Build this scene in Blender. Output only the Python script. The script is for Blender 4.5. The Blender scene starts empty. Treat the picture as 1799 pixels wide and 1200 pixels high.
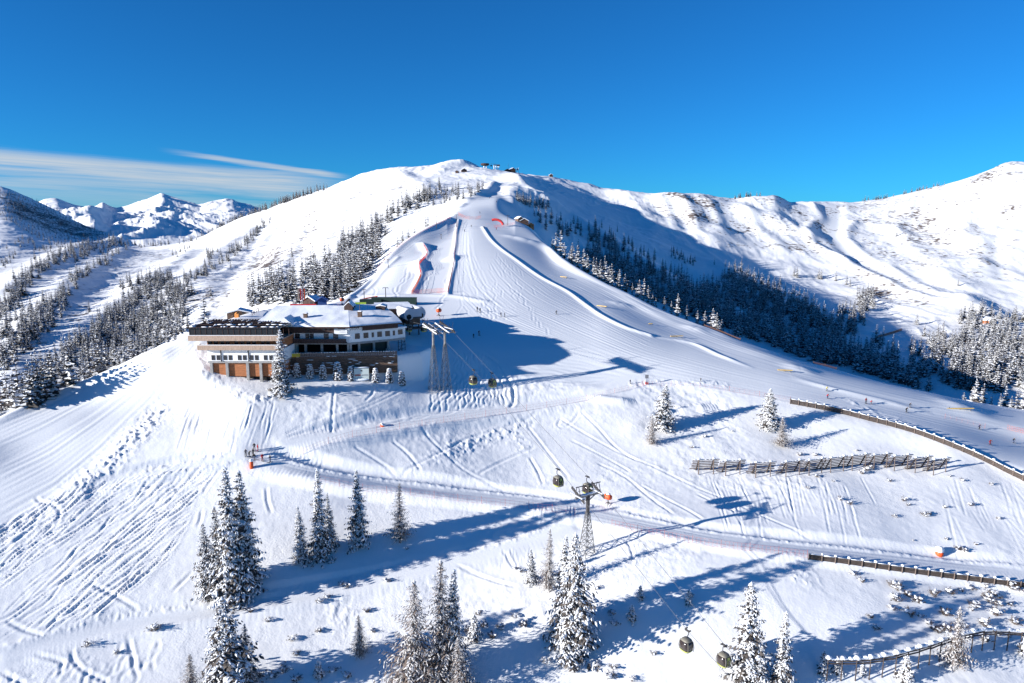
import bpy, bmesh, math, random
import numpy as np
from mathutils import Vector, Matrix

random.seed(7)
rng = np.random.default_rng(7)
SC = bpy.context.scene
COL = SC.collection
rad = math.radians

# ------------------------------------------------------------------ camera
CAMZ = 80.0                      # height of the camera above the world zero
F_PX, CX, CY = 1200.0, 899.5, 600.0
PITCH = math.atan(200.0 / 1200.0)  # level horizon at v = 400 of the 1799x1200 frame
cam = bpy.data.cameras.new("camera")
cam.sensor_width = 36.0
cam.lens = 36.0 * F_PX / 1799.0
cam.clip_start = 1.0
cam.clip_end = 80000.0
camo = bpy.data.objects.new("camera", cam)
COL.objects.link(camo)
camo.location = (0, 0, CAMZ)
camo.rotation_euler = (math.pi / 2 - PITCH, 0, 0)
SC.camera = camo

# ------------------------------------------------------------------ light
SUN_EL = 13.7
SUN_TRAVEL = 20.5                # light travels to +x, turned this far towards +y
tx, ty = math.cos(rad(SUN_TRAVEL)), math.sin(rad(SUN_TRAVEL))
to_sun = Vector((-tx * math.cos(rad(SUN_EL)), -ty * math.cos(rad(SUN_EL)), math.sin(rad(SUN_EL))))
sl = bpy.data.lights.new("sun", 'SUN')
sl.energy = 5.0
sl.angle = rad(0.5)
sl.color = (1.0, 0.97, 0.93)
so = bpy.data.objects.new("sun", sl)
COL.objects.link(so)
so.rotation_euler = to_sun.to_track_quat('Z', 'Y').to_euler()
so.location = (-200, -100, 300)

W = bpy.data.worlds.new("World")
SC.world = W
W.use_nodes = True
wn, wl = W.node_tree.nodes, W.node_tree.links
wn.clear()
def wnode(t, **k):
    n = wn.new(t)
    for a, b in k.items():
        setattr(n, a, b)
    return n
out = wnode('ShaderNodeOutputWorld')
bg = wnode('ShaderNodeBackground')
bg.inputs['Strength'].default_value = 0.078
sky = wnode('ShaderNodeTexSky', sky_type='NISHITA', sun_disc=False)
sky.sun_elevation = rad(SUN_EL)
sky.sun_rotation = math.atan2(to_sun.x, to_sun.y)
sky.altitude = 1900.0
sky.air_density = 1.0
sky.dust_density = 0.3
sky.ozone_density = 2.5
tint = wnode('ShaderNodeMix', data_type='RGBA', blend_type='MULTIPLY')
tint.inputs['Factor'].default_value = 1.0
tint.inputs[7].default_value = (0.085, 0.545, 1.0, 1.0)
wl.new(sky.outputs[0], tint.inputs[6])
# thin cirrus low over the left horizon
tc = wnode('ShaderNodeTexCoord')
sep = wnode('ShaderNodeSeparateXYZ')
wl.new(tc.outputs['Generated'], sep.inputs[0])
def wmath(op, a, b=None, c=None):
    n = wnode('ShaderNodeMath', operation=op)
    for i, x in enumerate((a, b, c)):
        if x is None:
            continue
        if isinstance(x, (int, float)):
            n.inputs[i].default_value = x
        else:
            wl.new(x, n.inputs[i])
    return n.outputs[0]
def wramp(x, a, b, c=0.0, d=1.0):
    n = wnode('ShaderNodeMapRange', interpolation_type='SMOOTHSTEP')
    wl.new(x, n.inputs[0])
    for i, q in enumerate((a, b, c, d)):
        n.inputs[i + 1].default_value = q
    return n.outputs[0]
az = wmath('ARCTAN2', sep.outputs[0], sep.outputs[1])
el = wmath('ARCSINE', sep.outputs[2])
el2 = wmath('MULTIPLY_ADD', az, 0.042, el)              # streaks sink towards the right
comb = wnode('ShaderNodeCombineXYZ')
wl.new(wmath('MULTIPLY', az, 3.0), comb.inputs[0])
wl.new(wmath('MULTIPLY', el2, 62.0), comb.inputs[1])
nz = wnode('ShaderNodeTexNoise')
nz.inputs['Scale'].default_value = 1.0
nz.inputs['Detail'].default_value = 6.0
nz.inputs['Roughness'].default_value = 0.6
nz.inputs['Distortion'].default_value = 0.35
wl.new(comb.outputs[0], nz.inputs['Vector'])
comb2 = wnode('ShaderNodeCombineXYZ')
wl.new(wmath('MULTIPLY', az, 9.0), comb2.inputs[0])
wl.new(wmath('MULTIPLY', el2, 420.0), comb2.inputs[1])
nz2 = wnode('ShaderNodeTexNoise')
nz2.inputs['Scale'].default_value = 1.0
nz2.inputs['Detail'].default_value = 8.0
nz2.inputs['Roughness'].default_value = 0.65
wl.new(comb2.outputs[0], nz2.inputs['Vector'])
m_az = wramp(az, -0.20, -0.33)
m_hi = wramp(wmath('MULTIPLY_ADD', nz2.outputs[0], 0.012, el2), 0.073, 0.060)
m_lo = wramp(el2, 0.0, 0.05, 0.32, 1.0)
veil = wmath('MULTIPLY', wramp(nz.outputs[0], 0.26, 0.6), wmath('MULTIPLY_ADD', nz2.outputs[0], 0.9, 0.35))
c1 = wmath('MULTIPLY', wmath('MULTIPLY', veil, m_az), wmath('MULTIPLY', m_hi, m_lo))
# one brighter streak above the veil
sline = wmath('MULTIPLY_ADD', az, 0.117, el)
s_c = wmath('ADD', sline, wmath('MULTIPLY', nz2.outputs[0], 0.006))
s_band = wmath('MULTIPLY', wramp(s_c, 0.041, 0.045), wramp(s_c, 0.051, 0.047))
s_len = wmath('MULTIPLY', wramp(az, -0.47, -0.38), wramp(az, -0.22, -0.27))
c2 = wmath('MULTIPLY', wmath('MULTIPLY', s_band, s_len), wmath('MULTIPLY_ADD', nz2.outputs[0], 1.1, 0.2))
cl = wmath('MINIMUM', wmath('ADD', wmath('MULTIPLY', c1, 1.0), wmath('MULTIPLY', c2, 0.9)), 0.9)
cmix = wnode('ShaderNodeMix', data_type='RGBA')
wl.new(cl, cmix.inputs['Factor'])
wl.new(tint.outputs[2], cmix.inputs[6])
cmix.inputs[7].default_value = (3.9, 4.3, 4.7, 1.0)
wl.new(cmix.outputs[2], bg.inputs['Color'])
wl.new(bg.outputs[0], out.inputs['Surface'])

SC.view_settings.view_transform = 'Standard'
SC.view_settings.look = 'None'
SC.view_settings.gamma = 1.0
SC.view_settings.exposure = 0.95
SC.cycles.max_bounces = 5
SC.cycles.diffuse_bounces = 3
SC.cycles.caustics_reflective = False
SC.cycles.caustics_refractive = False

# ------------------------------------------------------------------ small library
def tag(o, label=None, cat=None, group=None, kind=None):
    if label: o['label'] = label
    if cat: o['category'] = cat
    if group: o['group'] = group
    if kind: o['kind'] = kind
    return o

def empty(name, loc, rz=0.0, label=None, cat=None, group=None):
    o = bpy.data.objects.new(name, None)
    COL.objects.link(o)
    o.location = loc
    o.rotation_euler = (0, 0, rz)
    o.empty_display_size = 0.5
    return tag(o, label, cat, group)

MATS = {}
def mat(name, col, rough=0.6, metal=0.0, noise=0.0, nscale=3.0, spec=0.3, stretch=None, bump=0.0, col2=None):
    if name in MATS:
        return MATS[name]
    m = bpy.data.materials.new(name)
    m.use_nodes = True
    nt = m.node_tree
    b = nt.nodes['Principled BSDF']
    b.inputs['Base Color'].default_value = (*col, 1)
    b.inputs['Roughness'].default_value = rough
    b.inputs['Metallic'].default_value = metal
    b.inputs['Specular IOR Level'].default_value = spec
    if noise or bump or col2:
        t = nt.nodes.new('ShaderNodeTexCoord')
        mp = nt.nodes.new('ShaderNodeMapping')
        if stretch: mp.inputs['Scale'].default_value = stretch
        nt.links.new(t.outputs['Object'], mp.inputs['Vector'])
        n = nt.nodes.new('ShaderNodeTexNoise')
        n.inputs['Scale'].default_value = nscale
        n.inputs['Detail'].default_value = 4
        nt.links.new(mp.outputs[0], n.inputs['Vector'])
        if noise or col2:
            r = nt.nodes.new('ShaderNodeValToRGB')
            c2 = col2 or tuple(max(0, c * (1 - noise)) for c in col)
            c1 = col if col2 else tuple(min(1, c * (1 + noise)) for c in col)
            r.color_ramp.elements[0].color = (*c2, 1)
            r.color_ramp.elements[1].color = (*c1, 1)
            r.color_ramp.elements[0].position = 0.35
            r.color_ramp.elements[1].position = 0.65
            nt.links.new(n.outputs[0], r.inputs[0])
            nt.links.new(r.outputs[0], b.inputs['Base Color'])
        if bump:
            bp = nt.nodes.new('ShaderNodeBump')
            bp.inputs['Strength'].default_value = 1.0
            bp.inputs['Distance'].default_value = bump
            nt.links.new(n.outputs[0], bp.inputs['Height'])
            nt.links.new(bp.outputs[0], b.inputs['Normal'])
    MATS[name] = m
    return m

class MB:
    """collects shapes for ONE mesh object"""
    def __init__(s):
        s.v, s.f, s.m = [], [], []
    def poly(s, pts, faces, mi=0):
        o = len(s.v)
        s.v += [tuple(p) for p in pts]
        s.f += [tuple(i + o for i in f) for f in faces]
        s.m += [mi] * len(faces)
    def box(s, c, d, mi=0, rz=0.0, taper=1.0):
        x, y, z = d[0] / 2, d[1] / 2, d[2] / 2
        cs, sn = math.cos(rz), math.sin(rz)
        pts = []
        for k, (sx, sy, sz) in enumerate([(-1,-1,-1),(1,-1,-1),(1,1,-1),(-1,1,-1),(-1,-1,1),(1,-1,1),(1,1,1),(-1,1,1)]):
            t = taper if sz > 0 else 1.0
            px, py = sx * x * t, sy * y * t
            pts.append((c[0] + px * cs - py * sn, c[1] + px * sn + py * cs, c[2] + sz * z))
        s.poly(pts, [(0,3,2,1),(4,5,6,7),(0,1,5,4),(1,2,6,5),(2,3,7,6),(3,0,4,7)], mi)
    def bar(s, a, b, r0, r1=None, n=6, mi=0, caps=True):
        a, b = Vector(a), Vector(b)
        if r1 is None: r1 = r0
        d = (b - a)
        if d.length < 1e-6: return
        d.normalize()
        up = Vector((0, 0, 1)) if abs(d.z) < 0.95 else Vector((1, 0, 0))
        x = d.cross(up).normalized(); y = x.cross(d)
        pts = []
        for p, r in ((a, r0), (b, r1)):
            for i in range(n):
                t = 2 * math.pi * (i + 0.5) / n
                pts.append(p + x * (r * math.cos(t)) + y * (r * math.sin(t)))
        fs = [(i, (i + 1) % n, n + (i + 1) % n, n + i) for i in range(n)]
        if caps:
            fs += [tuple(range(n - 1, -1, -1)), tuple(range(n, 2 * n))]
        s.poly(pts, fs, mi)
    def tube(s, pts, r, n=6, mi=0):
        for a, b in zip(pts[:-1], pts[1:]):
            s.bar(a, b, r, r, n, mi)
    def lathe(s, prof, n=16, mi=0, c=(0, 0, 0), axis='z'):
        pts = []
        for (r, z) in prof:
            for i in range(n):
                t = 2 * math.pi * i / n
                p = (r * math.cos(t), r * math.sin(t), z)
                if axis == 'y': p = (p[0], p[2], p[1])
                if axis == 'x': p = (p[2], p[0], p[1])
                pts.append((p[0] + c[0], p[1] + c[1], p[2] + c[2]))
        k = len(prof)
        fs = [(j * n + i, j * n + (i + 1) % n, (j + 1) * n + (i + 1) % n, (j + 1) * n + i) for j in range(k - 1) for i in range(n)]
        fs += [tuple(range(n - 1, -1, -1)), tuple(range((k - 1) * n, k * n))]
        s.poly(pts, fs, mi)
    def blob(s, c, r, mi=0, jit=0.15, sub=1, seed=0):
        bm = bmesh.new()
        bmesh.ops.create_icosphere(bm, subdivisions=sub, radius=1.0)
        rr = random.Random(seed)
        pts = []
        for v in bm.verts:
            k = 1 + rr.uniform(-jit, jit)
            pts.append((c[0] + v.co.x * r[0] * k, c[1] + v.co.y * r[1] * k, c[2] + v.co.z * r[2] * k))
        bm.verts.index_update()
        fs = [tuple(v.index for v in f.verts) for f in bm.faces]
        bm.free()
        s.poly(pts, fs, mi)
    def mesh(s, name, mats, smooth=False):
        me = bpy.data.meshes.new(name)
        me.from_pydata(s.v, [], s.f)
        for m in (mats if isinstance(mats, (list, tuple)) else [mats]):
            me.materials.append(m)
        if s.m and max(s.m) > 0:
            me.polygons.foreach_set('material_index', np.array(s.m, dtype=np.int32))
        if smooth:
            me.polygons.foreach_set('use_smooth', np.ones(len(me.polygons), dtype=bool))
        me.update()
        return me
    def build(s, name, mats, parent=None, smooth=False, recalc=False):
        me = s.mesh(name, mats, smooth)
        if recalc:
            bm = bmesh.new(); bm.from_mesh(me)
            bmesh.ops.recalc_face_normals(bm, faces=bm.faces)
            bm.to_mesh(me); bm.free()
        o = bpy.data.objects.new(name, me)
        COL.objects.link(o)
        if parent is not None: o.parent = parent
        return o

KIDS = {}
def children_of(o):
    return [c for c in o.children]
def copy_tree(o, parent=None):
    c = o.copy()
    COL.objects.link(c)
    if parent is not None: c.parent = parent
    for ch in list(o.children):
        copy_tree(ch, c)
    return c
# ------------------------------------------------------------------ terrain
# The ground is one sheet on a polar grid (azimuth x log distance) round the viewpoint's foot.
# It is lofted through contour lines; each knot says: bearing (u), elevation (v) and the distance in metres.
cP, sP = math.cos(PITCH), math.sin(PITCH)
def ray(u, v):
    xc = (np.asarray(u, float) - CX) / F_PX
    yc = (CY - np.asarray(v, float)) / F_PX
    X, Y, Z = xc, cP + sP * yc, -sP + cP * yc
    h = np.hypot(X, Y)
    return np.arctan2(X, Y), Z / h          # azimuth, tan(elevation)
def project(x, y, z):
    z = z - CAMZ
    dep = cP * y - sP * z
    up = sP * y + cP * z
    return CX + F_PX * x / dep, CY - F_PX * up / dep

U0 = [-300,0,150,300,450,600,750,900,1050,1200,1350,1500,1650,1799,2100]
def row(v, rs): return [(u, v, r) for u, r in zip(U0, rs)]
# the near slope: a profile running up from the viewpoint, falling gently to the right, rising to the left
PROF_Y = [0, 40, 70, 100, 113, 125, 140, 155, 170, 185, 197, 215, 240, 300]
PROF_Z = [-100, -91.5, -83.5, -74.8, -70.3, -66.0, -61.8, -57.6, -52.9, -47.4, -42.6, -36.5, -31, -24]
def near_r(u, v):
    th, e = ray(u, v)
    lo, hi = 15.0, 330.0
    for _ in range(50):
        r = 0.5 * (lo + hi)
        x, y = r * math.sin(th), r * math.cos(th)
        z = np.interp(y, PROF_Y, PROF_Z) - 0.03 * x + (4.0 * (x / 100) ** 2 if x < 0 else 0.0)
        z += 4.5 * math.exp(-((x - 46) / 40) ** 2 - ((y - 120) / 26) ** 2)
        t = min(max((y - 115) / 60.0, 0.0), 1.0)
        z += 8.5 * math.exp(-((x + 58) / 36) ** 2) * t * t * (3 - 2 * t)
        if e * r > z: lo = r
        else: hi = r
    return r
def nrow(pts): return [(u, v, near_r(u, v)) for u, v in pts]
LINES = [
 row(2400, [20,20,20,20,21,21,22,22,22,22,22,22,22,22,22]),
 nrow([(u, 1500) for u in U0]), nrow([(u, 1200) for u in U0]), nrow([(u, 1050) for u in U0]), nrow([(u, 940) for u in U0]),
 nrow([(-300,900),(0,850),(150,850),(300,850),(450,850),(600,850),(750,850),(900,850),(1050,850),(1200,850),(1350,860),(1500,870),(1650,885),(1799,915),(2100,960)]),
 nrow([(-300,885),(0,790),(150,780),(300,780),(450,780),(600,775),(750,770),(900,770),(1050,765),(1200,765),(1350,760),(1500,775),(1650,800),(1799,850),(2100,930)]),
 nrow([(-300,875),(0,760),(150,720),(300,690),(450,705),(600,700),(750,705),(900,705),(1050,708),(1200,710),(1350,710),(1500,735),(1650,770),(1799,820),(2100,900)]),
 nrow([(-300,868),(0,747),(150,700)]) + [(300,640,200),(360,660,191),(450,664,189),(560,657,190),(700,648,194),(750,655,195),(900,650,199),(1050,660,201),(1200,668,204),(1350,680,211),(1500,705,218),(1650,735,228),(1799,775,236),(2100,850,244)],
 nrow([(-300,864),(0,741),(150,683)]) + [(300,615,207),(360,610,204),(450,612,205),(560,606,207),(700,602,209),(750,606,210),(900,605,214),(1050,610,217),(1200,630,219),(1350,655,222),(1500,680,230),(1650,710,240),(1799,748,248),(2100,810,258)],
 nrow([(-300,861),(0,738),(150,672)]) + [(300,604,213),(345,590,215),(450,570,222),(560,563,230),(700,560,234),(750,562,236),(900,560,238),(1050,565,242),(1200,597,240),(1350,632,236),(1500,667,242),(1650,697,254),(1799,733,262),(2100,780,272)],
 nrow([(-300,860.5),(0,736),(150,668)]) + [(300,602,215),(345,587,219),(450,556,233),(560,548,246),(620,530,275),(700,515,285),(750,510,290),(900,500,295),(1050,515,300),(1200,580,256),(1350,622,243),(1500,663,250),(1650,694.3,264),(1799,727,272),(2100,770,282)],
 nrow([(-300,860.2),(0,735.4),(150,667.5)]) + [(300,601,216.5),(345,586,220),(450,550,240),(560,540,256),(620,528.6,279),(660,492,328),(700,465,355),(750,442,385),(800,418,425),(830,408,440),(880,412,440),(920,424,430),(950,442,406),(985,470,358),(1050,500,320),(1200,568,267),(1350,618,250),(1500,661.5,257),(1650,693.5,272),(1799,724,280),(2100,765,290)],
 # main crest: left rim, back of the lodge shelf, piste edge, right rim
 nrow([(-300,860),(0,735),(100,690),(150,667)]) + [(200,645,209),(300,600,218),(345,585,221),(400,562,236),(450,547,244),(500,541,252),(560,537,260),(600,528,282),(640,503,320),(660,480,350),(700,432,410),(740,405,450),(780,383,510),(800,374,540),(830,370,560),(880,378,550),(920,393,520),(950,415,475),(985,450,388),(1050,490,334),(1100,515,310),(1150,540,290),(1200,560,276),(1250,578,267),(1300,598,260),(1350,615,256),(1400,632,257),(1450,645,260),(1500,660,263),(1600,684,277),(1700,706,284),(1799,722,290),(2100,760,300)],
 # hidden hollow behind it
 [(-300,930,330),(0,830,300),(100,780,310),(200,720,320),(300,660,330),(400,620,340),(500,590,345),(560,580,350),(620,545,360),(660,500,400),(700,447,460),(740,414,500),(780,385,560),(800,368,600),(830,358,640),(870,356,650),(900,380,640),(920,408,620),(950,440,590),(985,485,560),(1050,535,520),(1150,590,480),(1250,640,450),(1350,690,420),(1500,740,400),(1650,770,400),(1799,790,400),(2100,820,400)],
 [(-300,700,560),(0,640,520),(100,620,540),(200,600,560),(300,565,560),(400,540,520),(500,520,440),(560,515,430),(620,500,430),(660,470,470),(700,418,540),(740,395,600),(780,374,640),(800,356,680),(830,345,720),(870,338,800),(900,345,740),(920,362,720),(950,385,700),(985,420,680),(1050,470,640),(1150,525,580),(1250,570,550),(1350,600,540),(1500,640,520),(1650,660,500),(1799,690,480),(2100,720,470)],
 [(-300,620,850),(0,530,850),(100,510,880),(200,500,900),(300,490,880),(400,470,850),(500,450,800),(560,430,780),(620,400,780),(660,385,780),(700,370,780),(740,352,800),(780,338,840),(830,322,920),(870,318,950),(900,320,920),(950,340,900),(1000,365,900),(1050,390,880),(1150,440,820),(1250,485,775),(1350,520,750),(1500,560,720),(1650,590,690),(1799,610,660),(2100,640,640)],
 [(-300,520,1300),(0,440,1350),(100,440,1400),(200,455,1300),(300,455,1200),(400,430,1150),(500,400,1080),(560,375,1040),(620,350,1020),(700,325,980),(740,315,1000),(780,304,1040),(830,302,1070),(870,306,1060),(900,310,1040),(950,324,1080),(1000,343,1060),(1050,366,1030),(1150,408,950),(1250,450,900),(1350,480,890),(1500,510,870),(1650,520,850),(1799,560,820),(2100,580,900)],
 [(-300,460,1800),(0,385,1900),(100,410,1900),(200,435,1700),(300,440,1500),(400,405,1400),(500,372,1300),(560,350,1220),(620,327,1160),(700,302,1100),(740,298,1100),(780,288,1110),(830,293,1130),(870,301,1120),(900,305,1120),(950,316,1150),(1000,330,1170),(1050,348,1150),(1150,378,1080),(1250,398,1050),(1350,416,1070),(1500,420,1130),(1650,410,1180),(1799,400,1180),(2100,400,1500)],
 # skyline
 [(-300,300,2600),(0,328,2500),(50,347,2450),(100,370,2350),(150,395,2250),(190,412,2100),(220,428,1900),(260,432,1800),(300,428,1700),(340,420,1650),(380,402,1600),(430,382,1520),(500,357,1420),(560,335,1330),(600,319,1260),(640,303,1210),(680,295,1180),(720,291,1160),(760,287,1150),(790,281,1150),(812,280,1150),(835,289,1160),(850,298,1160),(880,303,1180),(910,306,1190),(960,312,1220),(1000,318,1240),(1040,325,1240),(1060,333,1235),(1130,338,1215),(1180,338,1205),(1225,335,1205),(1260,342,1210),(1300,349,1225),(1345,346,1250),(1360,344,1260),(1390,355,1290),(1440,358,1340),(1500,357,1400),(1560,347,1450),(1640,330,1490),(1700,313,1500),(1740,298,1500),(1780,284,1490),(1799,284,1490),(1850,290,1500),(2100,330,1600)],
]
SKY = LINES[-1]
CREST = [L for L in LINES if any(p[0] == 985 and p[1] == 450 for p in L)][0]
LINES.append([(u, v + (45 if u < 400 else 60), r * 1.3) for u, v, r in SKY])
LINES.append([(u, 445, 5200) for u in (-300, 0, 150, 300, 450, 900, 1500, 2100)])
LINES.append([(-300,425,6600),(0,420,6600),(60,400,6600),(90,390,6600),(140,382,6600),(160,376,6600),(200,392,6600),(250,388,6600),(285,385,6600),(330,392,6600),(370,396,6600),(420,396,6600),(470,410,6600),(600,430,6600),(1500,430,6600),(2100,430,6600)])
LINES.append([(-300,405,9000),(0,390,9000),(60,362,9000),(82,352,9000),(97,350,9000),(115,355,9000),(135,361,9000),(160,364,9000),(170,361,9000),(180,356,9000),(192,362,9000),(205,366,9000),(225,363,9000),(245,357,9000),(262,352,9000),(276,346,9000),(284,343,9000),(296,347,9000),(312,352,9000),(335,358,9000),(350,361,9000),(362,357,9000),(378,353,9000),(388,351,9000),(398,349,9000),(408,350,9000),(420,357,9000),(440,362,9000),(470,375,9000),(520,400,9000),(600,420,9000),(1500,420,9000),(2100,420,9000)])
LINES.append([(u, 425, 12000) for u in (-300, 0, 150, 300, 450, 900, 1500, 2100)])
LINES.append([(u, 412, 30000) for u in (-300, 0, 150, 300, 450, 900, 1500, 2100)])

def pchip_slopes(x, y):                 # along axis 0
    h = np.diff(x, axis=0); dl = np.diff(y, axis=0) / h
    d = np.zeros_like(y)
    if len(y) > 2:
        w1 = 2 * h[1:] + h[:-1]; w2 = h[1:] + 2 * h[:-1]
        same = dl[:-1] * dl[1:] > 0
        with np.errstate(divide='ignore', invalid='ignore'):
            hm = (w1 + w2) / (w1 / dl[:-1] + w2 / dl[1:])
        d[1:-1] = np.where(same, hm, 0.0)
    d[0], d[-1] = dl[0], dl[-1]
    return d
def hermite(x, y, d, q):
    i = np.clip(np.searchsorted(x, q) - 1, 0, len(x) - 2)
    h = x[i + 1] - x[i]; t = (q - x[i]) / h
    t2, t3 = t * t, t * t * t
    return (2*t3 - 3*t2 + 1) * y[i] + (t3 - 2*t2 + t) * h * d[i] + (-2*t3 + 3*t2) * y[i+1] + (t3 - t2) * h * d[i+1]
def pchip(x, y, q):
    x = np.asarray(x, float); y = np.asarray(y, float)
    r = hermite(x, y, pchip_slopes(x, y), np.clip(q, x[0], x[-1]))
    return r

QUICK = 1.0
dense = np.concatenate([np.arange(-50, -41.5, 0.2), np.arange(-41.5, 41.5001, 0.06 * QUICK), np.arange(41.7, 50.01, 0.2)])
side = np.array([2, 5, 9, 15, 24, 38, 54, 74, 94, 114, 129.9])
TH = np.radians(np.concatenate([dense[0] - side[::-1], dense, dense[-1] + side]))
segs = [(math.log(20), math.log(82), 0.03), (math.log(82), math.log(330), 0.0022 * QUICK), (math.log(330), math.log(700), 0.0036 * QUICK),
        (math.log(700), math.log(2300), 0.0042 * QUICK), (math.log(2300), math.log(6000), 0.012), (math.log(6000), math.log(9400), 0.0045),
        (math.log(9400), math.log(30000), 0.05)]
SS = np.concatenate([np.arange(a, b, d) for a, b, d in segs] + [[math.log(30000)]])
NT, NS = len(TH), len(SS)
RR = np.exp(SS)

thd = np.radians(np.arange(-46, 46.01, 0.06))
Sk, Ek = [], []
for L in LINES:
    a = np.array(sorted(L))
    th, e = ray(a[:, 0], a[:, 1])
    s = np.log(a[:, 2])
    o = np.argsort(th)
    Sk.append(pchip(th[o], s[o], thd)); Ek.append(pchip(th[o], e[o], thd))
Sk, Ek = np.array(Sk), np.array(Ek)
Ek[0] = -94.0 / 20.0
kern = np.exp(-0.5 * (np.arange(-8, 9) / 3.0) ** 2); kern /= kern.sum()
def smooth_rows(A):
    P = np.pad(A, ((0, 0), (8, 8)), mode='edge')
    return np.array([np.convolve(p, kern, 'valid') for p in P])
Sk[:21], Ek[:21] = smooth_rows(Sk[:21]), smooth_rows(Ek[:21])
for k in range(1, len(Sk)):
    Sk[k] = np.maximum(Sk[k], Sk[k - 1] + 0.004)
def at_th(A, th):
    return np.array([np.interp(th, thd, a) for a in A])
SkT, EkT = at_th(Sk, np.clip(TH, thd[0], thd[-1])), at_th(Ek, np.clip(TH, thd[0], thd[-1]))
# the sides and the ground behind the viewpoint: plain slopes sinking away from it
wside = np.clip((np.abs(np.degrees(TH)) - 46) / 25, 0, 1)
wside = wside * wside * (3 - 2 * wside)
gen = -0.15 - 60.0 / np.exp(SkT) * 0.9
gen = np.where(np.exp(SkT) > 900, -0.10, gen)
EkT = EkT * (1 - wside) + np.minimum(gen, EkT) * wside
E = np.empty((NT, NS))
for j in range(NT):
    x, y = SkT[:, j], EkT[:, j]
    d = pchip_slopes(x, y)
    E[j] = hermite(x, y, d, np.clip(SS, x[0], x[-1]))
XX = np.sin(TH)[:, None] * RR[None, :]
YY = np.cos(TH)[:, None] * RR[None, :]
Z = E * RR[None, :] + CAMZ

def hit(u, v, zoff=0.0):
    """first ground point along the view ray of pixel (u, v)"""
    th, e = ray(u, v)
    jf = np.interp(float(th), TH, np.arange(NT)); j = int(jf); w = jf - j
    j2 = min(j + 1, NT - 1)
    col = ((Z[j] - CAMZ) * (1 - w) + (Z[j2] - CAMZ) * w) / RR
    i = np.nonzero(col >= e)[0]
    if len(i) == 0: return None
    i = i[0]
    if i == 0: return None
    a, b = col[i - 1], col[i]
    t = (e - a) / max(b - a, 1e-9)
    r = math.exp(SS[i - 1] + t * (SS[i] - SS[i - 1]))
    return Vector((math.sin(th) * r, math.cos(th) * r, CAMZ + e * r))
def ground(x, y):
    th, s = math.atan2(x, y), math.log(max(math.hypot(x, y), 20.1))
    jf = np.interp(th, TH, np.arange(NT)); kf = np.interp(s, SS, np.arange(NS))
    j, k = min(int(jf), NT - 2), min(int(kf), NS - 2)
    a, b = jf - j, kf - k
    return (Z[j, k] * (1-a) * (1-b) + Z[j+1, k] * a * (1-b) + Z[j, k+1] * (1-a) * b + Z[j+1, k+1] * a * b)
def at(u, r, zoff=0.0, v=600):
    """ground point on the bearing of pixel (u, v) at horizontal distance r"""
    th, _ = ray(u, v)
    x, y = math.sin(th) * r, math.cos(th) * r
    return Vector((x, y, ground(x, y) + zoff))

# --- noise
def hash2(ix, iy, seed):
    h = (ix.astype(np.int64) * 374761393 + iy.astype(np.int64) * 668265263 + seed * 974634767) & 0xffffffff
    h = ((h ^ (h >> 13)) * 1274126177) & 0xffffffff
    return ((h ^ (h >> 16)) & 0xffff) / 65535.0
def vnoise(x, y, seed):
    ix, iy = np.floor(x), np.floor(y)
    fx, fy = x - ix, y - iy
    fx = fx * fx * fx * (fx * (fx * 6 - 15) + 10); fy = fy * fy * fy * (fy * (fy * 6 - 15) + 10)
    a, b = hash2(ix, iy, seed), hash2(ix + 1, iy, seed)
    c, d = hash2(ix, iy + 1, seed), hash2(ix + 1, iy + 1, seed)
    return (a + (b - a) * fx) * (1 - fy) + (c + (d - c) * fx) * fy - 0.5
def fbm(x, y, scale, octs, seed, gain=0.5, ridge=False):
    t, amp, f = 0.0, 1.0, 1.0 / scale
    for o in range(octs):
        n = vnoise(x * f + 13.7 * o, y * f - 7.1 * o, seed + o)
        if ridge: n = 0.5 - 2 * np.abs(n)
        t = t + n * amp
        amp *= gain; f *= 2.03
    return t

PU, PV = project(XX, YY, Z)
front = (np.abs(np.degrees(TH)) < 60)[:, None] & (YY > 0)
def inpoly(poly, U=None, V=None):
    U = PU if U is None else U; V = PV if V is None else V
    c = np.zeros(U.shape, bool)
    n = len(poly)
    for i in range(n):
        x1, y1 = poly[i]; x2, y2 = poly[(i + 1) % n]
        if y1 == y2: continue
        cc = ((y1 > V) != (y2 > V)) & (U < (x2 - x1) * (V - y1) / (y2 - y1) + x1)
        c ^= cc
    return c
def rrange(a, b):
    return (RR[None, :] > a) & (RR[None, :] < b)
# ------------------------------------------------------------------ relief: banks, ribs, tracks
def px_line(pts, step=0.5, rmax=None):
    """pixel polyline -> ground points every `step` metres"""
    P = []
    for (u1, v1), (u2, v2) in zip(pts[:-1], pts[1:]):
        n = max(2, int(math.hypot(u2 - u1, v2 - v1) / 6))
        for k in range(n):
            h = hit(u1 + (u2 - u1) * k / n, v1 + (v2 - v1) * k / n)
            if h is not None: P.append((h.x, h.y))
    h = hit(*pts[-1])
    if h is not None: P.append((h.x, h.y))
    return resample(np.array(P), step)
def resample(P, step):
    if len(P) < 2: return P
    d = np.hypot(*np.diff(P, axis=0).T)
    s = np.concatenate([[0], np.cumsum(d)])
    n = max(2, int(s[-1] / step))
    q = np.linspace(0, s[-1], n)
    return np.stack([np.interp(q, s, P[:, 0]), np.interp(q, s, P[:, 1])], 1)
def smooth_px(pts, n=8):
    pts = np.array(pts, float)
    if len(pts) < 3: return [tuple(p) for p in pts]
    t = np.arange(len(pts)); q = np.linspace(0, len(pts) - 1, (len(pts) - 1) * n + 1)
    return list(zip(pchip(t, pts[:, 0], q), pchip(t, pts[:, 1], q)))

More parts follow.
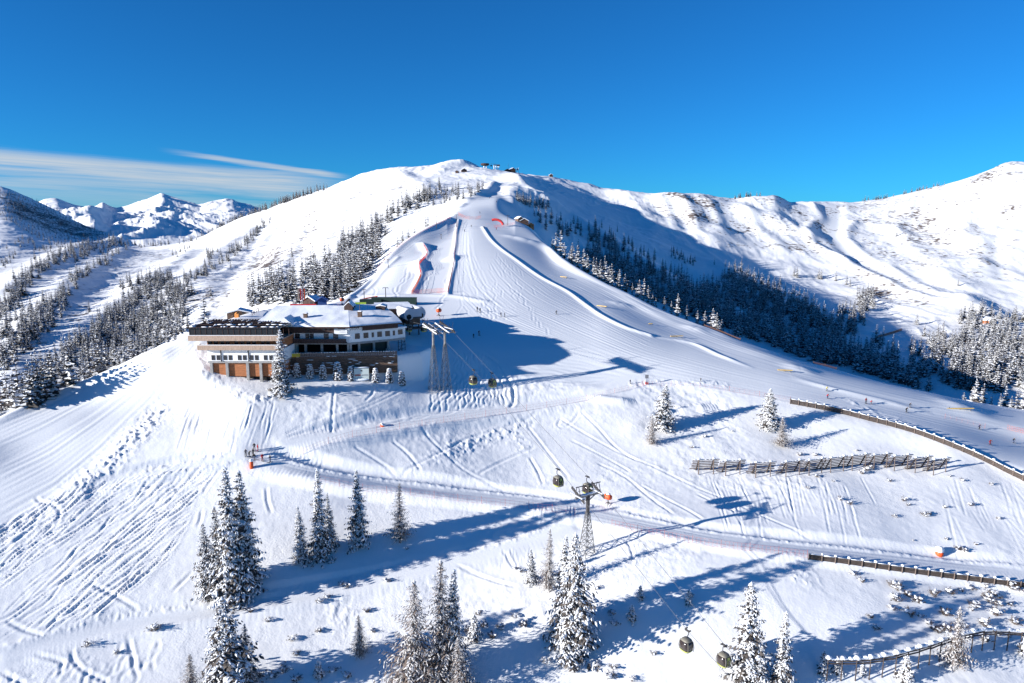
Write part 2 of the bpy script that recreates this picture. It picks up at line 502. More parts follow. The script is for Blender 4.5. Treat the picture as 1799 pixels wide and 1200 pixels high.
TRK = 0.42
ADD = np.zeros((NT, NS), np.float32)
def stamp(P, reach, fn, acc=None, taper=0):
    """fn(signed distance, distance) added to the ground round the polyline P (signed: + on its left)"""
    P = np.asarray(P)
    if len(P) < 2: return
    dist = {}
    th = np.arctan2(P[:, 0], P[:, 1]); r = np.hypot(P[:, 0], P[:, 1])
    tang = np.gradient(P, axis=0)
    tang /= np.maximum(np.hypot(tang[:, 0], tang[:, 1])[:, None], 1e-6)
    j0 = np.searchsorted(TH, th - reach / r); j1 = np.searchsorted(TH, th + reach / r)
    k0 = np.searchsorted(SS, np.log(r - reach)); k1 = np.searchsorted(SS, np.log(r + reach))
    J0, J1, K0, K1 = j0.min(), j1.max() + 1, k0.min(), k1.max() + 1
    D = np.full((J1 - J0, K1 - K0), 1e9, np.float32)
    S = np.zeros_like(D); T = np.ones_like(D)
    n = len(P)
    for i in range(n):
        a, b, c, d = j0[i], j1[i] + 1, k0[i], k1[i] + 1
        dx = XX[a:b, c:d] - P[i, 0]; dy = YY[a:b, c:d] - P[i, 1]
        q = np.hypot(dx, dy)
        sub = D[a - J0:b - J0, c - K0:d - K0]
        if sub.shape != q.shape:
            continue
        m = q < sub
        sub[m] = q[m]
        sg = tang[i, 0] * dy - tang[i, 1] * dx
        S[a - J0:b - J0, c - K0:d - K0][m] = sg[m]
        if taper:
            T[a - J0:b - J0, c - K0:d - K0][m] = min(1, i / taper, (n - 1 - i) / taper)
    ok = D < reach
    h = np.where(ok, fn(S, D) * T, 0)
    tgt = ADD if acc is None else acc
    tgt[J0:J1, K0:K1] += h.astype(np.float32)
def berm(pts, h, w, step=None, taper=0.0, acc=None):
    st = step or max(0.4, w * 0.35)
    P = px_line(smooth_px(pts), st)
    stamp(P, 3 * w, lambda s, d: h * np.exp(-(d / w) ** 2), taper=int(taper / st) if taper else 0, acc=acc)
def step_bank(pts, h, w, fall, acc=None, taper=8.0):
    """a bank: full height h on the line, easing off over `fall` metres on its left, over w on its right"""
    st = max(0.4, w * 0.5)
    P = px_line(smooth_px(pts), st)
    stamp(P, max(3 * w, 2.5 * fall), lambda s, d: h * np.where(s > 0, np.exp(-(d / fall) ** 2), np.exp(-(d / w) ** 2)), taper=int(taper / st), acc=acc)
def groove_fn(depth, w):
    depth = depth * TRK
    return lambda s, d: -depth * np.exp(-(d / w) ** 2) + 0.55 * depth * np.exp(-((d - 2.0 * w) / w) ** 2)
def track(pts, depth=0.2, w=0.35, smooth=True, twin=0.0, step=0.22):
    P = px_line(smooth_px(pts) if smooth else pts, step)
    if len(P) < 3: return
    if twin:
        t = np.gradient(P, axis=0); t /= np.maximum(np.hypot(t[:, 0], t[:, 1])[:, None], 1e-6)
        nrm = np.stack([-t[:, 1], t[:, 0]], 1)
        for sg in (-1, 1):
            stamp(P + sg * twin / 2 * nrm, 4 * w, groove_fn(depth, w), taper=5)
    else:
        stamp(P, 4 * w, groove_fn(depth, w), taper=5)

# --- where the snow is groomed
GROOM = np.zeros((NT, NS), np.float32)
G_POLYS = [
 ([(-60,775),(0,740),(100,695),(200,650),(300,605),(345,588),(350,600),(300,665),(215,770),(165,822),(100,868),(0,920),(-60,955)], 120, 222),
 ([(470,796),(560,822),(700,846),(850,862),(1000,878),(1150,912),(1250,932),(1400,952),(1600,974),(1799,996),(1870,1003),(1870,1030),(1799,1022),(1600,998),(1420,972),(1250,955),(1100,930),(950,895),(800,875),(650,858),(540,838),(470,816)], 110, 200),
 ([(430,780),(300,805),(200,832),(150,862),(160,880),(230,850),(340,825),(440,812)], 110, 200),
 ([(0,1140),(200,1083),(400,1056),(560,1028),(750,983),(900,948),(1000,905),(1015,930),(900,972),(760,1012),(560,1055),(400,1087),(200,1112),(0,1180)], 80, 180),
 ([(835,345),(870,335),(905,350),(925,392),(985,452),(1050,490),(1150,541),(1250,579),(1350,616),(1500,661),(1700,707),(1870,735),(1870,850),(1799,832),(1600,745),(1400,703),(1130,668),(1010,690),(900,650),(790,615),(720,600),(740,565),(660,545),(615,528),(655,484),(700,432),(740,405),(800,374)], 195, 800),
 ([(480,772),(700,735),(900,708),(1000,690),(1060,690),(1000,712),(900,728),(700,752),(500,795)], 140, 225),
 ([(1435,360),(1480,362),(1480,420),(1560,470),(1640,520),(1690,535),(1680,560),(1600,530),(1500,470),(1430,400)], 900, 2300),
]
for poly, a, b in G_POLYS:
    GROOM = np.maximum(GROOM, (inpoly(poly) & front & rrange(a, b)).astype(np.float32))
def blur(A, n):
    k = np.ones(n) / n
    for ax in (0, 1):
        c = np.cumsum(np.pad(A, [(n // 2 + 1, n // 2) if i == ax else (0, 0) for i in (0, 1)], mode='edge'), axis=ax)
        A = (np.take(c, range(n, c.shape[ax]), axis=ax) - np.take(c, range(0, c.shape[ax] - n), axis=ax)) / n
    return A
GROOM = blur(blur(GROOM, 7), 7).astype(np.float32)
ROUGH = 1 - GROOM

# --- roads are benches cut into the slope
def bench(pts, half, soft, k_=0.62):
    P = px_line(smooth_px(pts), 1.0)
    kk = np.ones(25) / 25
    P = np.stack([np.convolve(np.pad(P[:, i], 12, mode='edge'), kk, 'valid') for i in (0, 1)], 1)
    zc = np.array([ground(p[0], p[1]) for p in P])
    k = np.ones(31) / 31
    zc = np.convolve(np.pad(zc, 15, mode='edge'), k, 'valid')
    reach = half + soft
    tg = np.gradient(P, axis=0); ln_ = np.maximum(np.hypot(tg[:, 0], tg[:, 1]), 1e-6)
    sz = np.gradient(zc) / ln_; tg = tg / ln_[:, None]
    th = np.arctan2(P[:, 0], P[:, 1]); r = np.hypot(P[:, 0], P[:, 1])
    j0 = np.searchsorted(TH, th - reach / r); j1 = np.searchsorted(TH, th + reach / r) + 1
    k0 = np.searchsorted(SS, np.log(r - reach)); k1 = np.searchsorted(SS, np.log(r + reach)) + 1
    D = np.full((NT, NS), 1e9, np.float32); H = np.zeros((NT, NS), np.float32); W_ = np.zeros((NT, NS), np.float32)
    for i in range(len(P)):
        sl_ = (slice(j0[i], j1[i]), slice(k0[i], k1[i]))
        q = np.hypot(XX[sl_] - P[i, 0], YY[sl_] - P[i, 1])
        m = q < D[sl_]
        a_ = (XX[sl_] - P[i, 0]) * tg[i, 0] + (YY[sl_] - P[i, 1]) * tg[i, 1]
        D[sl_][m] = q[m]; H[sl_][m] = (zc[i] + sz[i] * a_)[m]; W_[sl_][m] = min(1.0, i / 16, (len(P) - 1 - i) / 16)
    t = np.clip((reach - D) / soft, 0, 1); t = t * t * (3 - 2 * t)
    ok = D < reach
    ADD[ok] += (k_ * W_[ok] * t[ok] * (H[ok] - Z[ok])).astype(np.float32)
bench([(436,803),(480,808),(550,830),(675,852),(825,867),(975,886),(1125,920),(1250,943),(1410,962),(1600,985),(1799,1008),(1850,1014)], 2.8, 3.0, 0.85)
bench([(0,1160),(200,1097),(400,1071),(560,1041),(755,997),(900,959),(1008,918)], 1.6, 2.4)
bench([(440,798),(320,816),(200,842),(140,872)], 2.2, 2.0)
bench([(480,784),(700,743),(900,718),(1050,698)], 2.4, 3.4)

# --- soft natural relief
lr = np.log(np.maximum(RR, 20.0))[None, :]
near = np.clip((5.9 - lr) / 0.5, 0, 1)
mid = np.clip((lr - 5.6) / 0.5, 0, 1) * np.clip((8.3 - lr) / 0.4, 0, 1)
far = np.clip((lr - 8.5) / 0.2, 0, 1)
def band_rows(m):
    idx = np.nonzero(m[0] > 0)[0]
    return idx[0], idx[-1] + 1
a, b = band_rows(near)
x, y = XX[:, a:b], YY[:, a:b]
ADD[:, a:b] += (near[:, a:b] * (ROUGH[:, a:b] * 0.9 + 0.1) * (fbm(x, y, 24, 2, 11) * 0.9 + fbm(x, y, 6, 3, 21) * 0.07)
                + near[:, a:b] * ROUGH[:, a:b] * fbm(x, y, 1.3, 2, 31) * 0.035)
# trampled and wind-pitted patches, close to
a, b = band_rows(near)
x, y = XX[:, a:b], YY[:, a:b]
patch = np.clip(fbm(x, y, 26, 3, 131) * 2.2 + 0.15, 0, 1)
ADD[:, a:b] += near[:, a:b] * ROUGH[:, a:b] * patch * (fbm(x, y, 1.7, 3, 141, gain=0.6) * 0.16 + fbm(x, y, 3.6, 2, 151, ridge=True) * 0.05)
a, b = band_rows(mid)
x, y = XX[:, a:b], YY[:, a:b]
wx = x + 30 * fbm(x, y, 90, 2, 71); wy = y + 30 * fbm(x, y, 90, 2, 72)
ADD[:, a:b] += mid[:, a:b] * ROUGH[:, a:b] * (fbm(wx, wy, 150, 3, 41) * 6.0 + fbm(wx, wy, 34, 4, 51) * 2.2 + fbm(wx * 1.0, wy * 0.35, 26, 4, 61, ridge=True) * 1.1 + np.clip(fbm(x, y, 70, 2, 161) * 2.5, 0, 1) * fbm(x, y, 7, 2, 171, gain=0.7) * 0.9)
a, b = band_rows(far)
x, y = XX[:, a:b], YY[:, a:b]
wx = x + 500 * fbm(x, y, 1500, 3, 81); wy = y + 500 * fbm(x, y, 1500, 3, 82)
ADD[:, a:b] += far[:, a:b] * (fbm(wx, wy, 1400, 8, 91, gain=0.56, ridge=True) * 165 - 25) * np.clip((9.15 - lr[:, a:b]) / 0.3, 0.12, 1)


# ------------------------------------------------------------------ ski tracks, banks, debris
R0 = random.Random(3)
def lerp(a, b, t): return a + (b - a) * t
def along(poly, t):
    P = np.array(poly, float)
    d = np.concatenate([[0], np.cumsum(np.hypot(*np.diff(P, axis=0).T))])
    q = t * d[-1]
    return np.interp(q, d, P[:, 0]), np.interp(q, d, P[:, 1])
def wavy(p, q, amp, wave, ph, n=40, grow=0.0):
    du, dv = q[0] - p[0], q[1] - p[1]
    L = math.hypot(du, dv); nx, ny = -dv / L, du / L
    return [(p[0] + du * k / n + nx * amp * math.sin(ph + 2 * math.pi * (k / n) * L / wave),
             p[1] + dv * k / n + ny * amp * math.sin(ph + 2 * math.pi * (k / n) * L / wave)) for k in range(n + 1)]
def rubble(pts, w, amp, scale=1.0, seed=5):
    P = px_line(smooth_px(pts), w * 0.4)
    acc = np.zeros_like(ADD)
    stamp(P, 2.6 * w, lambda s, d: np.exp(-(d / w) ** 2), acc=acc, taper=3)
    j, k = np.nonzero(acc > 0.01)
    if not len(j): return
    x, y = XX[j, k], YY[j, k]
    n = np.maximum(fbm(x, y, scale, 3, seed) + 0.12, -0.05)
    ADD[j, k] += (np.minimum(acc[j, k], 1.0) * n * amp * 0.8).astype(np.float32)
def cat_top(u): return np.interp(u, [0, 200, 400, 560, 750], [1138, 1082, 1055, 1027, 982])

# untouched slope criss-crossed by ski tracks, lower left
for i in range(88):
    t = (i + R0.random()) / 88
    if t < 0.6:
        p = along([(0, 925), (60, 895), (110, 868), (200, 842), (380, 816)], t / 0.6)
    else:
        p = along([(380, 822), (345, 870), (330, 930), (300, 985)], (t - 0.6) / 0.4)
    L = R0.uniform(200, 480)
    ang = math.radians(R0.uniform(137, 149))
    q = (p[0] + math.cos(ang) * L, p[1] + math.sin(ang) * L)
    w = wavy(p, q, R0.uniform(0.8, 3.8), R0.uniform(70, 160), R0.uniform(0, 6.3))
    w = [a for a in w if a[1] < cat_top(a[0]) - 6 and a[0] > -25]
    if len(w) > 4:
        track(w, R0.uniform(0.18, 0.36), R0.uniform(0.15, 0.25), smooth=False)
for pts in [[(62,872),(70,882),(95,890),(106,903),(100,920),(70,935)], [(10,1090),(50,1108),(85,1118)], [(160,1028),(210,1052),(245,1072)],
            [(125,1140),(130,1160),(150,1180),(195,1200)], [(0,1180),(25,1192),(50,1205)], [(225,1120),(232,1150),(240,1190)],
            [(60,1150),(110,1165),(105,1190)], [(355,895),(352,915),(345,930)], [(468,855),(470,880),(478,905)], [(340,1005),(320,1025),(300,1045)],
            [(420,812),(390,822),(365,850),(355,868)]]:
    track(pts, 0.22, 0.32)
for k in range(26):   # shallow marks below the cat road
    u = R0.uniform(0, 300); v = cat_top(u) + R0.uniform(45, 80)
    track(wavy((u, v), (u - R0.uniform(10, 60), v + R0.uniform(30, 70)), 3, 40, R0.random() * 6), 0.1, 0.3, smooth=False)
# fan of turns beside the tower
for i in range(19):
    t = (i + 0.5) / 19
    p = (lerp(788, 862, t), lerp(617, 622, t)); q = (lerp(742, 898, t), lerp(722, 706, t))
    m = (lerp(785, 892, t) + R0.uniform(-4, 4), 662)
    a = wavy(p, m, R0.uniform(2, 5), R0.uniform(22, 34), R0.random() * 6, 14) + wavy(m, q, R0.uniform(2, 5), R0.uniform(20, 34), R0.random() * 6, 14)[1:]
    track(a, R0.uniform(0.15, 0.26), 0.28, smooth=False)
track([(850,620),(872,637),(890,660),(902,685),(903,700),(895,716)], 0.5, 0.5)
for i in range(7):
    track(wavy((870 - 12 * i, 706 + 1.5 * i), (700 - 10 * i, 742 + 2 * i), 3, 50, i), 0.15, 0.3, smooth=False)
# long lines across the slope below the lodge
for pts in [[(743,757),(763,780),(787,803),(817,827),(860,847),(890,858)], [(620,782),(660,807),(697,833)],
            [(703,833),(750,810),(783,792),(820,770),(867,755),(917,740),(943,728)], [(687,773),(717,800),(740,830)],
            [(983,733),(1033,763),(1104,800),(1140,815),(1184,836),(1229,856),(1273,873),(1304,887),(1340,904),(1425,944)],
            [(1020,722),(1050,750),(1087,787),(1120,808)], [(1047,811),(1096,836),(1140,871),(1184,902)],
            [(1124,851),(1173,876),(1207,893),(1236,911)], [(1222,864),(1262,882),(1296,898)],
            [(500,760),(567,730),(633,712),(687,690),(733,660)], [(500,768),(570,742),(640,715),(690,695),(735,668)],
            [(640,705),(655,690),(660,672)], [(582,760),(584,720),(588,672)], [(685,690),(690,665),(698,650)],
            [(840,832),(890,805),(940,785)], [(930,800),(945,825),(955,850)], [(985,733),(980,745),(990,750),(1010,735),(1018,722)],
            [(1000,770),(1060,800),(1110,830)], [(925,745),(960,790),(1000,840)]]:
    track(pts, R0.uniform(0.14, 0.24), 0.34)
track([(800,995),(830,1004),(860,1016),(890,1026),(912,1031)], 0.25, 0.3)
track([(885,970),(895,985),(905,1000)], 0.2, 0.3)
track([(1095,948),(1108,965),(1112,985),(1108,1000)], 0.25, 0.3)
# thin sluff lines down the fall line
for i in range(34):
    u = R0.uniform(330, 500); v = R0.uniform(690, 735)
    track([(u, v), (u - R0.uniform(8, 24), v + R0.uniform(35, 60))], R0.uniform(0.06, 0.16), 0.22, smooth=False)
for i in range(42):
    u = R0.uniform(1240, 1520); v = R0.uniform(830, 880)
    track([(u, v), (u + R0.uniform(10, 30), v + R0.uniform(40, 75))], R0.uniform(0.05, 0.13), 0.22, smooth=False)
for i in range(30):
    u = R0.uniform(870, 1010); v = R0.uniform(960, 985) if u < 940 else R0.uniform(885, 892)
    track([(u, v), (u + R0.uniform(-4, 6), v + R0.uniform(16, 30))], R0.uniform(0.05, 0.1), 0.2, smooth=False)
for i in range(18):
    u = R0.uniform(1640, 1790); v = R0.uniform(820, 920)
    track([(u, v), (u + R0.uniform(15, 40), v + R0.uniform(40, 70))], R0.uniform(0.06, 0.12), 0.25, smooth=False)
# debris and lumps
rubble([(300,700),(245,757),(205,800),(185,820),(165,835),(112,880)], 3.4, 0.8, 0.9)
rubble([(783,795),(820,778),(870,760),(940,735)], 2.2, 0.45, 1.2, 8)
rubble([(740,812),(800,795),(850,778),(900,762),(925,800)], 2.6, 0.3, 1.0, 9)
rubble([(340,670),(400,690),(450,700),(500,690)], 2.4, 0.45, 0.9, 10)
rubble([(345,625),(350,650),(365,665)], 2.0, 0.5, 0.9, 12)
rubble([(220,835),(330,805),(420,790)], 1.8, 0.35, 1.0, 13)
rubble([(1385,965),(1400,1000),(1430,1050)], 3.2, 0.28, 0.7, 14)
rubble([(1100,676),(1140,672),(1230,672),(1290,680)], 1.6, 0.35, 1.2, 15)
rubble([(560,1052),(590,1075),(640,1110)], 3.0, 0.35, 1.2, 16)
rubble([(1480,700),(1540,725),(1620,755)], 2.4, 0.4, 1.6, 17)
for pts in [[(478,797),(560,822),(700,845),(850,861),(1000,877),(1150,911),(1250,931),(1400,951),(1600,973),(1799,995)],
            [(400,1056),(560,1028),(750,982),(900,947),(1000,904)], [(130,880),(230,850),(340,825),(440,808)], [(0,1140),(200,1083),(400,1057)]]:
    berm(pts, 0.16, 0.8)
    rubble(pts, 0.8, 0.22, 0.7, 21)
# grooming and skiing streaks on the runs
def family(A, B, n, depth, w, step, jit=0.012, part=1.0, t0=0.0, t1=1.0):
    for i in range(n):
        t = t0 + (t1 - t0) * (i + R0.random()) / n
        a0 = R0.uniform(0, 1 - part) if part < 1 else 0
        K = 24
        pts = []
        for k in range(K + 1):
            s = a0 + part * k / K
            pa, pb = along(A, s), along(B, s)
            tt = t + jit * math.sin(k * 0.7 + i)
            pts.append((lerp(pa[0], pb[0], tt), lerp(pa[1], pb[1], tt)))
        P = px_line(pts, step)
        if len(P) > 4:
            stamp(P, 3.2 * w, groove_fn(depth * R0.uniform(0.4, 1.3), w), taper=8)
A1 = [(342, 590), (210, 648), (100, 696), (-10, 742)]
B1 = [(352, 598), (262, 708), (180, 795), (95, 868), (-10, 925)]
family(A1, B1, 26, 0.10, 0.5, 0.4, 0.004)
A2 = [(812,400),(800,455),(808,520),(850,560),(950,600),(1100,650),(1300,690),(1500,725),(1799,805)]
B2 = [(850,402),(905,452),(985,510),(1060,550),(1150,597),(1290,642),(1450,682),(1600,714),(1799,752)]
family(A2, B2, 70, 0.075, 0.45, 0.5, 0.004, 0.7)
A3 = [(900,480),(1000,512),(1100,565),(1250,625),(1400,665),(1600,712),(1799,752)]
B3 = [(960,445),(1050,492),(1150,543),(1250,580),(1400,634),(1600,686),(1799,724)]
family(A3, B3, 24, 0.09, 0.6, 0.6, 0.006, 0.8)
A4 = [(478,800),(560,824),(700,848),(850,863),(1000,880),(1150,914),(1250,934),(1400,954),(1600,976),(1799,998)]
B4 = [(470,814),(540,836),(650,856),(800,873),(950,893),(1100,928),(1250,953),(1420,970),(1600,996),(1799,1020)]
family(A4, B4, 15, 0.10, 0.35, 0.35, 0.01)
family([(0,1145),(400,1060),(750,988),(1000,908)], [(0,1176),(400,1084),(750,1008),(1005,926)], 7, 0.05, 0.4, 0.4, 0.004)
family([(480,775),(700,738),(900,710),(1040,695)], [(500,793),(700,750),(900,726),(1040,706)], 7, 0.07, 0.4, 0.4, 0.006)
family([(900,600),(1050,640),(1120,655)], [(900,690),(1000,690),(1100,668)], 14, 0.12, 0.5, 0.4, 0.02, 0.8)
for i in range(50):   # swinging turns on the upper run
    u, v = R0.uniform(800, 1000), R0.uniform(440, 560)
    if u > 830 + (v - 400) * 1.1: continue
    track(wavy((u, v), (u + R0.uniform(-10, 50), v + R0.uniform(18, 45)), R0.uniform(1.5, 4), R0.uniform(14, 26), R0.random() * 6, 24), R0.uniform(0.05, 0.11), 0.35, smooth=False, step=0.4)
for i in range(12):
    u, v = R0.uniform(640, 790), R0.uniform(440, 515)
    track(wavy((u, v), (u + R0.uniform(-25, 10), v + R0.uniform(20, 40)), R0.uniform(1, 3), 20, i, 20), 0.14, 0.45, smooth=False, step=0.4)
# banks
berm([(848,399),(862,420),(880,437),(905,455),(950,487),(1000,514),(1027,534),(1062,558),(1102,577),(1143,590)], 0.6, 1.15)
berm([(1150,592),(1213,603),(1267,626),(1327,648)], 0.5, 1.15, taper=10)
berm([(1385,660),(1440,677),(1490,690),(1560,707),(1640,727)], 0.42, 1.5, taper=10)
berm([(616,524),(640,503),(657,483),(690,446),(715,425),(742,408),(792,384)], 1.08, 2.6)
berm([(630,523),(655,500),(672,478),(700,452)], 0.42, 1.3)
berm([(806,386),(802,410),(800,430),(796,450),(799,462),(792,490),(786,518)], 0.6, 1.2)
berm([(790,458),(800,452)], 1.20, 3.0)
berm([(745,432),(752,446),(740,462),(737,472),(740,482),(733,500),(724,516)], 0.72, 1.8)
berm([(733,462),(738,476)], 1.44, 3.4)
berm([(742,430),(748,440)], 1.20, 3.0)
berm([(640,520),(720,519),(790,520),(850,530)], 0.42, 2.2)
for p, h, w in [((1222,578),0.7,4.0),((1405,648),0.7,4.0),((1690,716),0.90,5.0),((1090,535),0.60,4.0),((930,425),1.32,6.0),((905,418),0.84,5.0)]:
    berm([(p[0]-4, p[1]-1), (p[0]+4, p[1]+1)], h, w)
berm([(1030,700),(1060,704),(1090,707),(1118,705)], 0.78, 1.6, taper=4)
berm([(1170,722),(1220,716),(1262,714)], 0.72, 2.2, taper=5)
berm([(700,672),(722,655),(742,640)], 0.54, 1.8, taper=4)
berm([(660,690),(690,672),(715,652)], 0.30, 1.5, taper=4)
berm([(1090,765),(1120,745),(1140,728)], 0.36, 2.2, taper=6)
# ribs and gullies of the far slopes
for pts, h, w in [([(0,530),(40,500),(80,475),(115,450),(160,436),(213,424)], 10, 26), ([(40,600),(85,545),(125,505),(185,462),(213,442)], 8, 22),
                  ([(150,600),(200,545),(260,500),(300,480),(330,450)], 8, 22), ([(290,560),(330,500),(370,460),(430,410)], 8, 22),
                  ([(338,572),(352,545),(360,520),(368,500)], 5, 16), ([(430,520),(470,470),(500,430)], 4, 14),
                  ([(445,470),(462,440),(480,410),(520,370)], -5, 12), ([(560,470),(575,430),(610,380)], 3, 14),
                  ([(700,300),(740,330),(760,345)], 4, 16), ([(530,410),(505,460),(475,505)], 3, 9), ([(620,340),(590,390),(560,440)], 3, 12), ([(460,400),(440,440),(410,480)], -3, 9), ([(1300,360),(1330,400),(1370,440)], 4, 14), ([(1200,350),(1215,385),(1225,410)], 3.5, 10), ([(1160,350),(1175,380),(1190,405)], 3, 9), ([(1245,350),(1262,385),(1270,410)], 3.5, 10), ([(1600,360),(1580,400),(1600,440)], 2.5, 12), ([(1720,330),(1700,370),(1690,420)], 2.5, 12), ([(1770,380),(1750,440),(1760,490)], -2, 10), ([(835,345),(858,331),(868,322)], 3.5, 8),
                  ([(1430,362),(1442,385),(1420,405),(1424,428),(1500,470),(1600,512),(1690,540)], 4, 9),
                  ([(1500,395),(1486,415),(1520,452),(1600,492),(1690,532)], 4, 9), ([(1690,520),(1720,545),(1750,560)], 6, 16),
                  ([(1330,380),(1380,400),(1430,425)], 5, 22), ([(1180,345),(1230,390),(1250,420)], 6, 24), ([(1560,400),(1620,440),(1690,500)], 3, 22),
                  ([(1650,350),(1700,420),(1740,480)], 3.5, 26), ([(1100,345),(1130,375),(1160,400)], 5, 22), ([(905,312),(940,335),(970,352)], 5, 12),
                  ([(950,345),(1050,410),(1150,480),(1230,540)], 6, 20), ([(1180,470),(1280,520),(1400,570)], -7, 22), ([(1270,470),(1340,520),(1440,580)], 6, 20)]:
    berm(pts, h, w)

ROCK = np.zeros((NT, NS), np.float32)
for poly, a, b, *wt in [([(300,560),(420,440),(520,375),(640,310),(720,300),(700,380),(600,430),(480,500),(360,590)], 500, 1500, .42), ([(0,420),(200,440),(340,440),(330,540),(150,600),(0,640)], 400, 2000, .35), ([(1080,345),(1400,365),(1799,300),(1799,520),(1550,480),(1250,430)], 800, 1700, .42), ([(1165,342),(1225,338),(1290,352),(1290,372),(1230,378),(1175,370)], 800, 2600), ([(1590,392),(1640,395),(1650,425),(1600,432)], 700, 2400),
                   ([(1745,286),(1799,284),(1799,312),(1755,314)], 800, 2600), ([(1695,306),(1750,302),(1760,325),(1710,326)], 800, 2600), ([(700,318),(722,318),(722,342),(702,342)], 600, 1400),
                   ([(1335,345),(1385,347),(1385,362),(1340,360)], 800, 2600), ([(440,470),(470,440),(500,430),(490,470),(450,490)], 500, 1300), ([(530,375),(560,372),(556,388),(528,388)], 600, 1600),
                   ([(0,330),(190,412),(190,440),(0,400)], 1900, 2700), ([(1500,480),(1620,500),(1640,540),(1520,520)], 800, 1500),
                   ([(1380,600),(1450,590),(1480,640),(1400,640)], 380, 700)]:
    ROCK = np.maximum(ROCK, (inpoly(poly) & front & rrange(a, b)).astype(np.float32) * (wt[0] if wt else 1.0))
ROCK = blur(blur(ROCK, 25), 25).astype(np.float32)
# ------------------------------------------------------------------ build the ground sheet
Z = Z + ADD
# terrace in front of the garages, held by the timber wall
def flatten(poly, z, soft):
    n = len(poly); P = np.array(poly, float)
    x0, x1, y0, y1 = P[:, 0].min() - soft, P[:, 0].max() + soft, P[:, 1].min() - soft, P[:, 1].max() + soft
    m = (XX > x0) & (XX < x1) & (YY > y0) & (YY < y1)
    X, Y = XX[m], YY[m]
    ins = inpoly(poly, X, Y)
    d = np.full(X.shape, 1e9)
    for i in range(n):
        a, b = P[i], P[(i + 1) % n]; ab = b - a; t = np.clip(((X - a[0]) * ab[0] + (Y - a[1]) * ab[1]) / (ab @ ab), 0, 1)
        d = np.minimum(d, np.hypot(X - a[0] - t * ab[0], Y - a[1] - t * ab[1]))
    w = np.where(ins, 1.0, np.clip(1 - d / soft, 0, 1)); w = w * w * (3 - 2 * w)
    Z[m] += w * (z - Z[m])
flatten([(-59.9,182.0),(-31.7,185.6),(-26,190),(-24,197),(-32,204),(-46,200),(-60,192)], 45.3, 1.3)
def build_ground():
    n = NT * NS
    co = np.stack([XX, YY, Z], -1).reshape(-1, 3).astype(np.float32)
    jj, kk = np.meshgrid(np.arange(NT - 1), np.arange(NS - 1), indexing='ij')
    i0 = (jj * NS + kk).ravel()
    q = np.stack([i0, i0 + 1, i0 + NS + 1, i0 + NS], 1).astype(np.int32)
    q = q[:, ::-1]
    me = bpy.data.meshes.new("ground")
    me.vertices.add(n); me.vertices.foreach_set('co', co.ravel())
    me.loops.add(q.size); me.loops.foreach_set('vertex_index', np.ascontiguousarray(q).ravel())
    me.polygons.add(len(q))
    me.polygons.foreach_set('loop_start', np.arange(0, q.size, 4, dtype=np.int32))
    me.polygons.foreach_set('use_smooth', np.ones(len(q), dtype=bool))
    me.update(calc_edges=True)
    for nm, A in (('groom', GROOM), ('rock', ROCK)):
        at_ = me.attributes.new(nm, 'FLOAT', 'POINT')
        at_.data.foreach_set('value', A.astype(np.float32).ravel())
    me.materials.append(snow_ground_material())
    o = bpy.data.objects.new("snow_ground", me)
    COL.objects.link(o)
    tag(o, 'snow covered mountain terrain with groomed ski runs and bare slopes', None, None, 'structure')
    return o
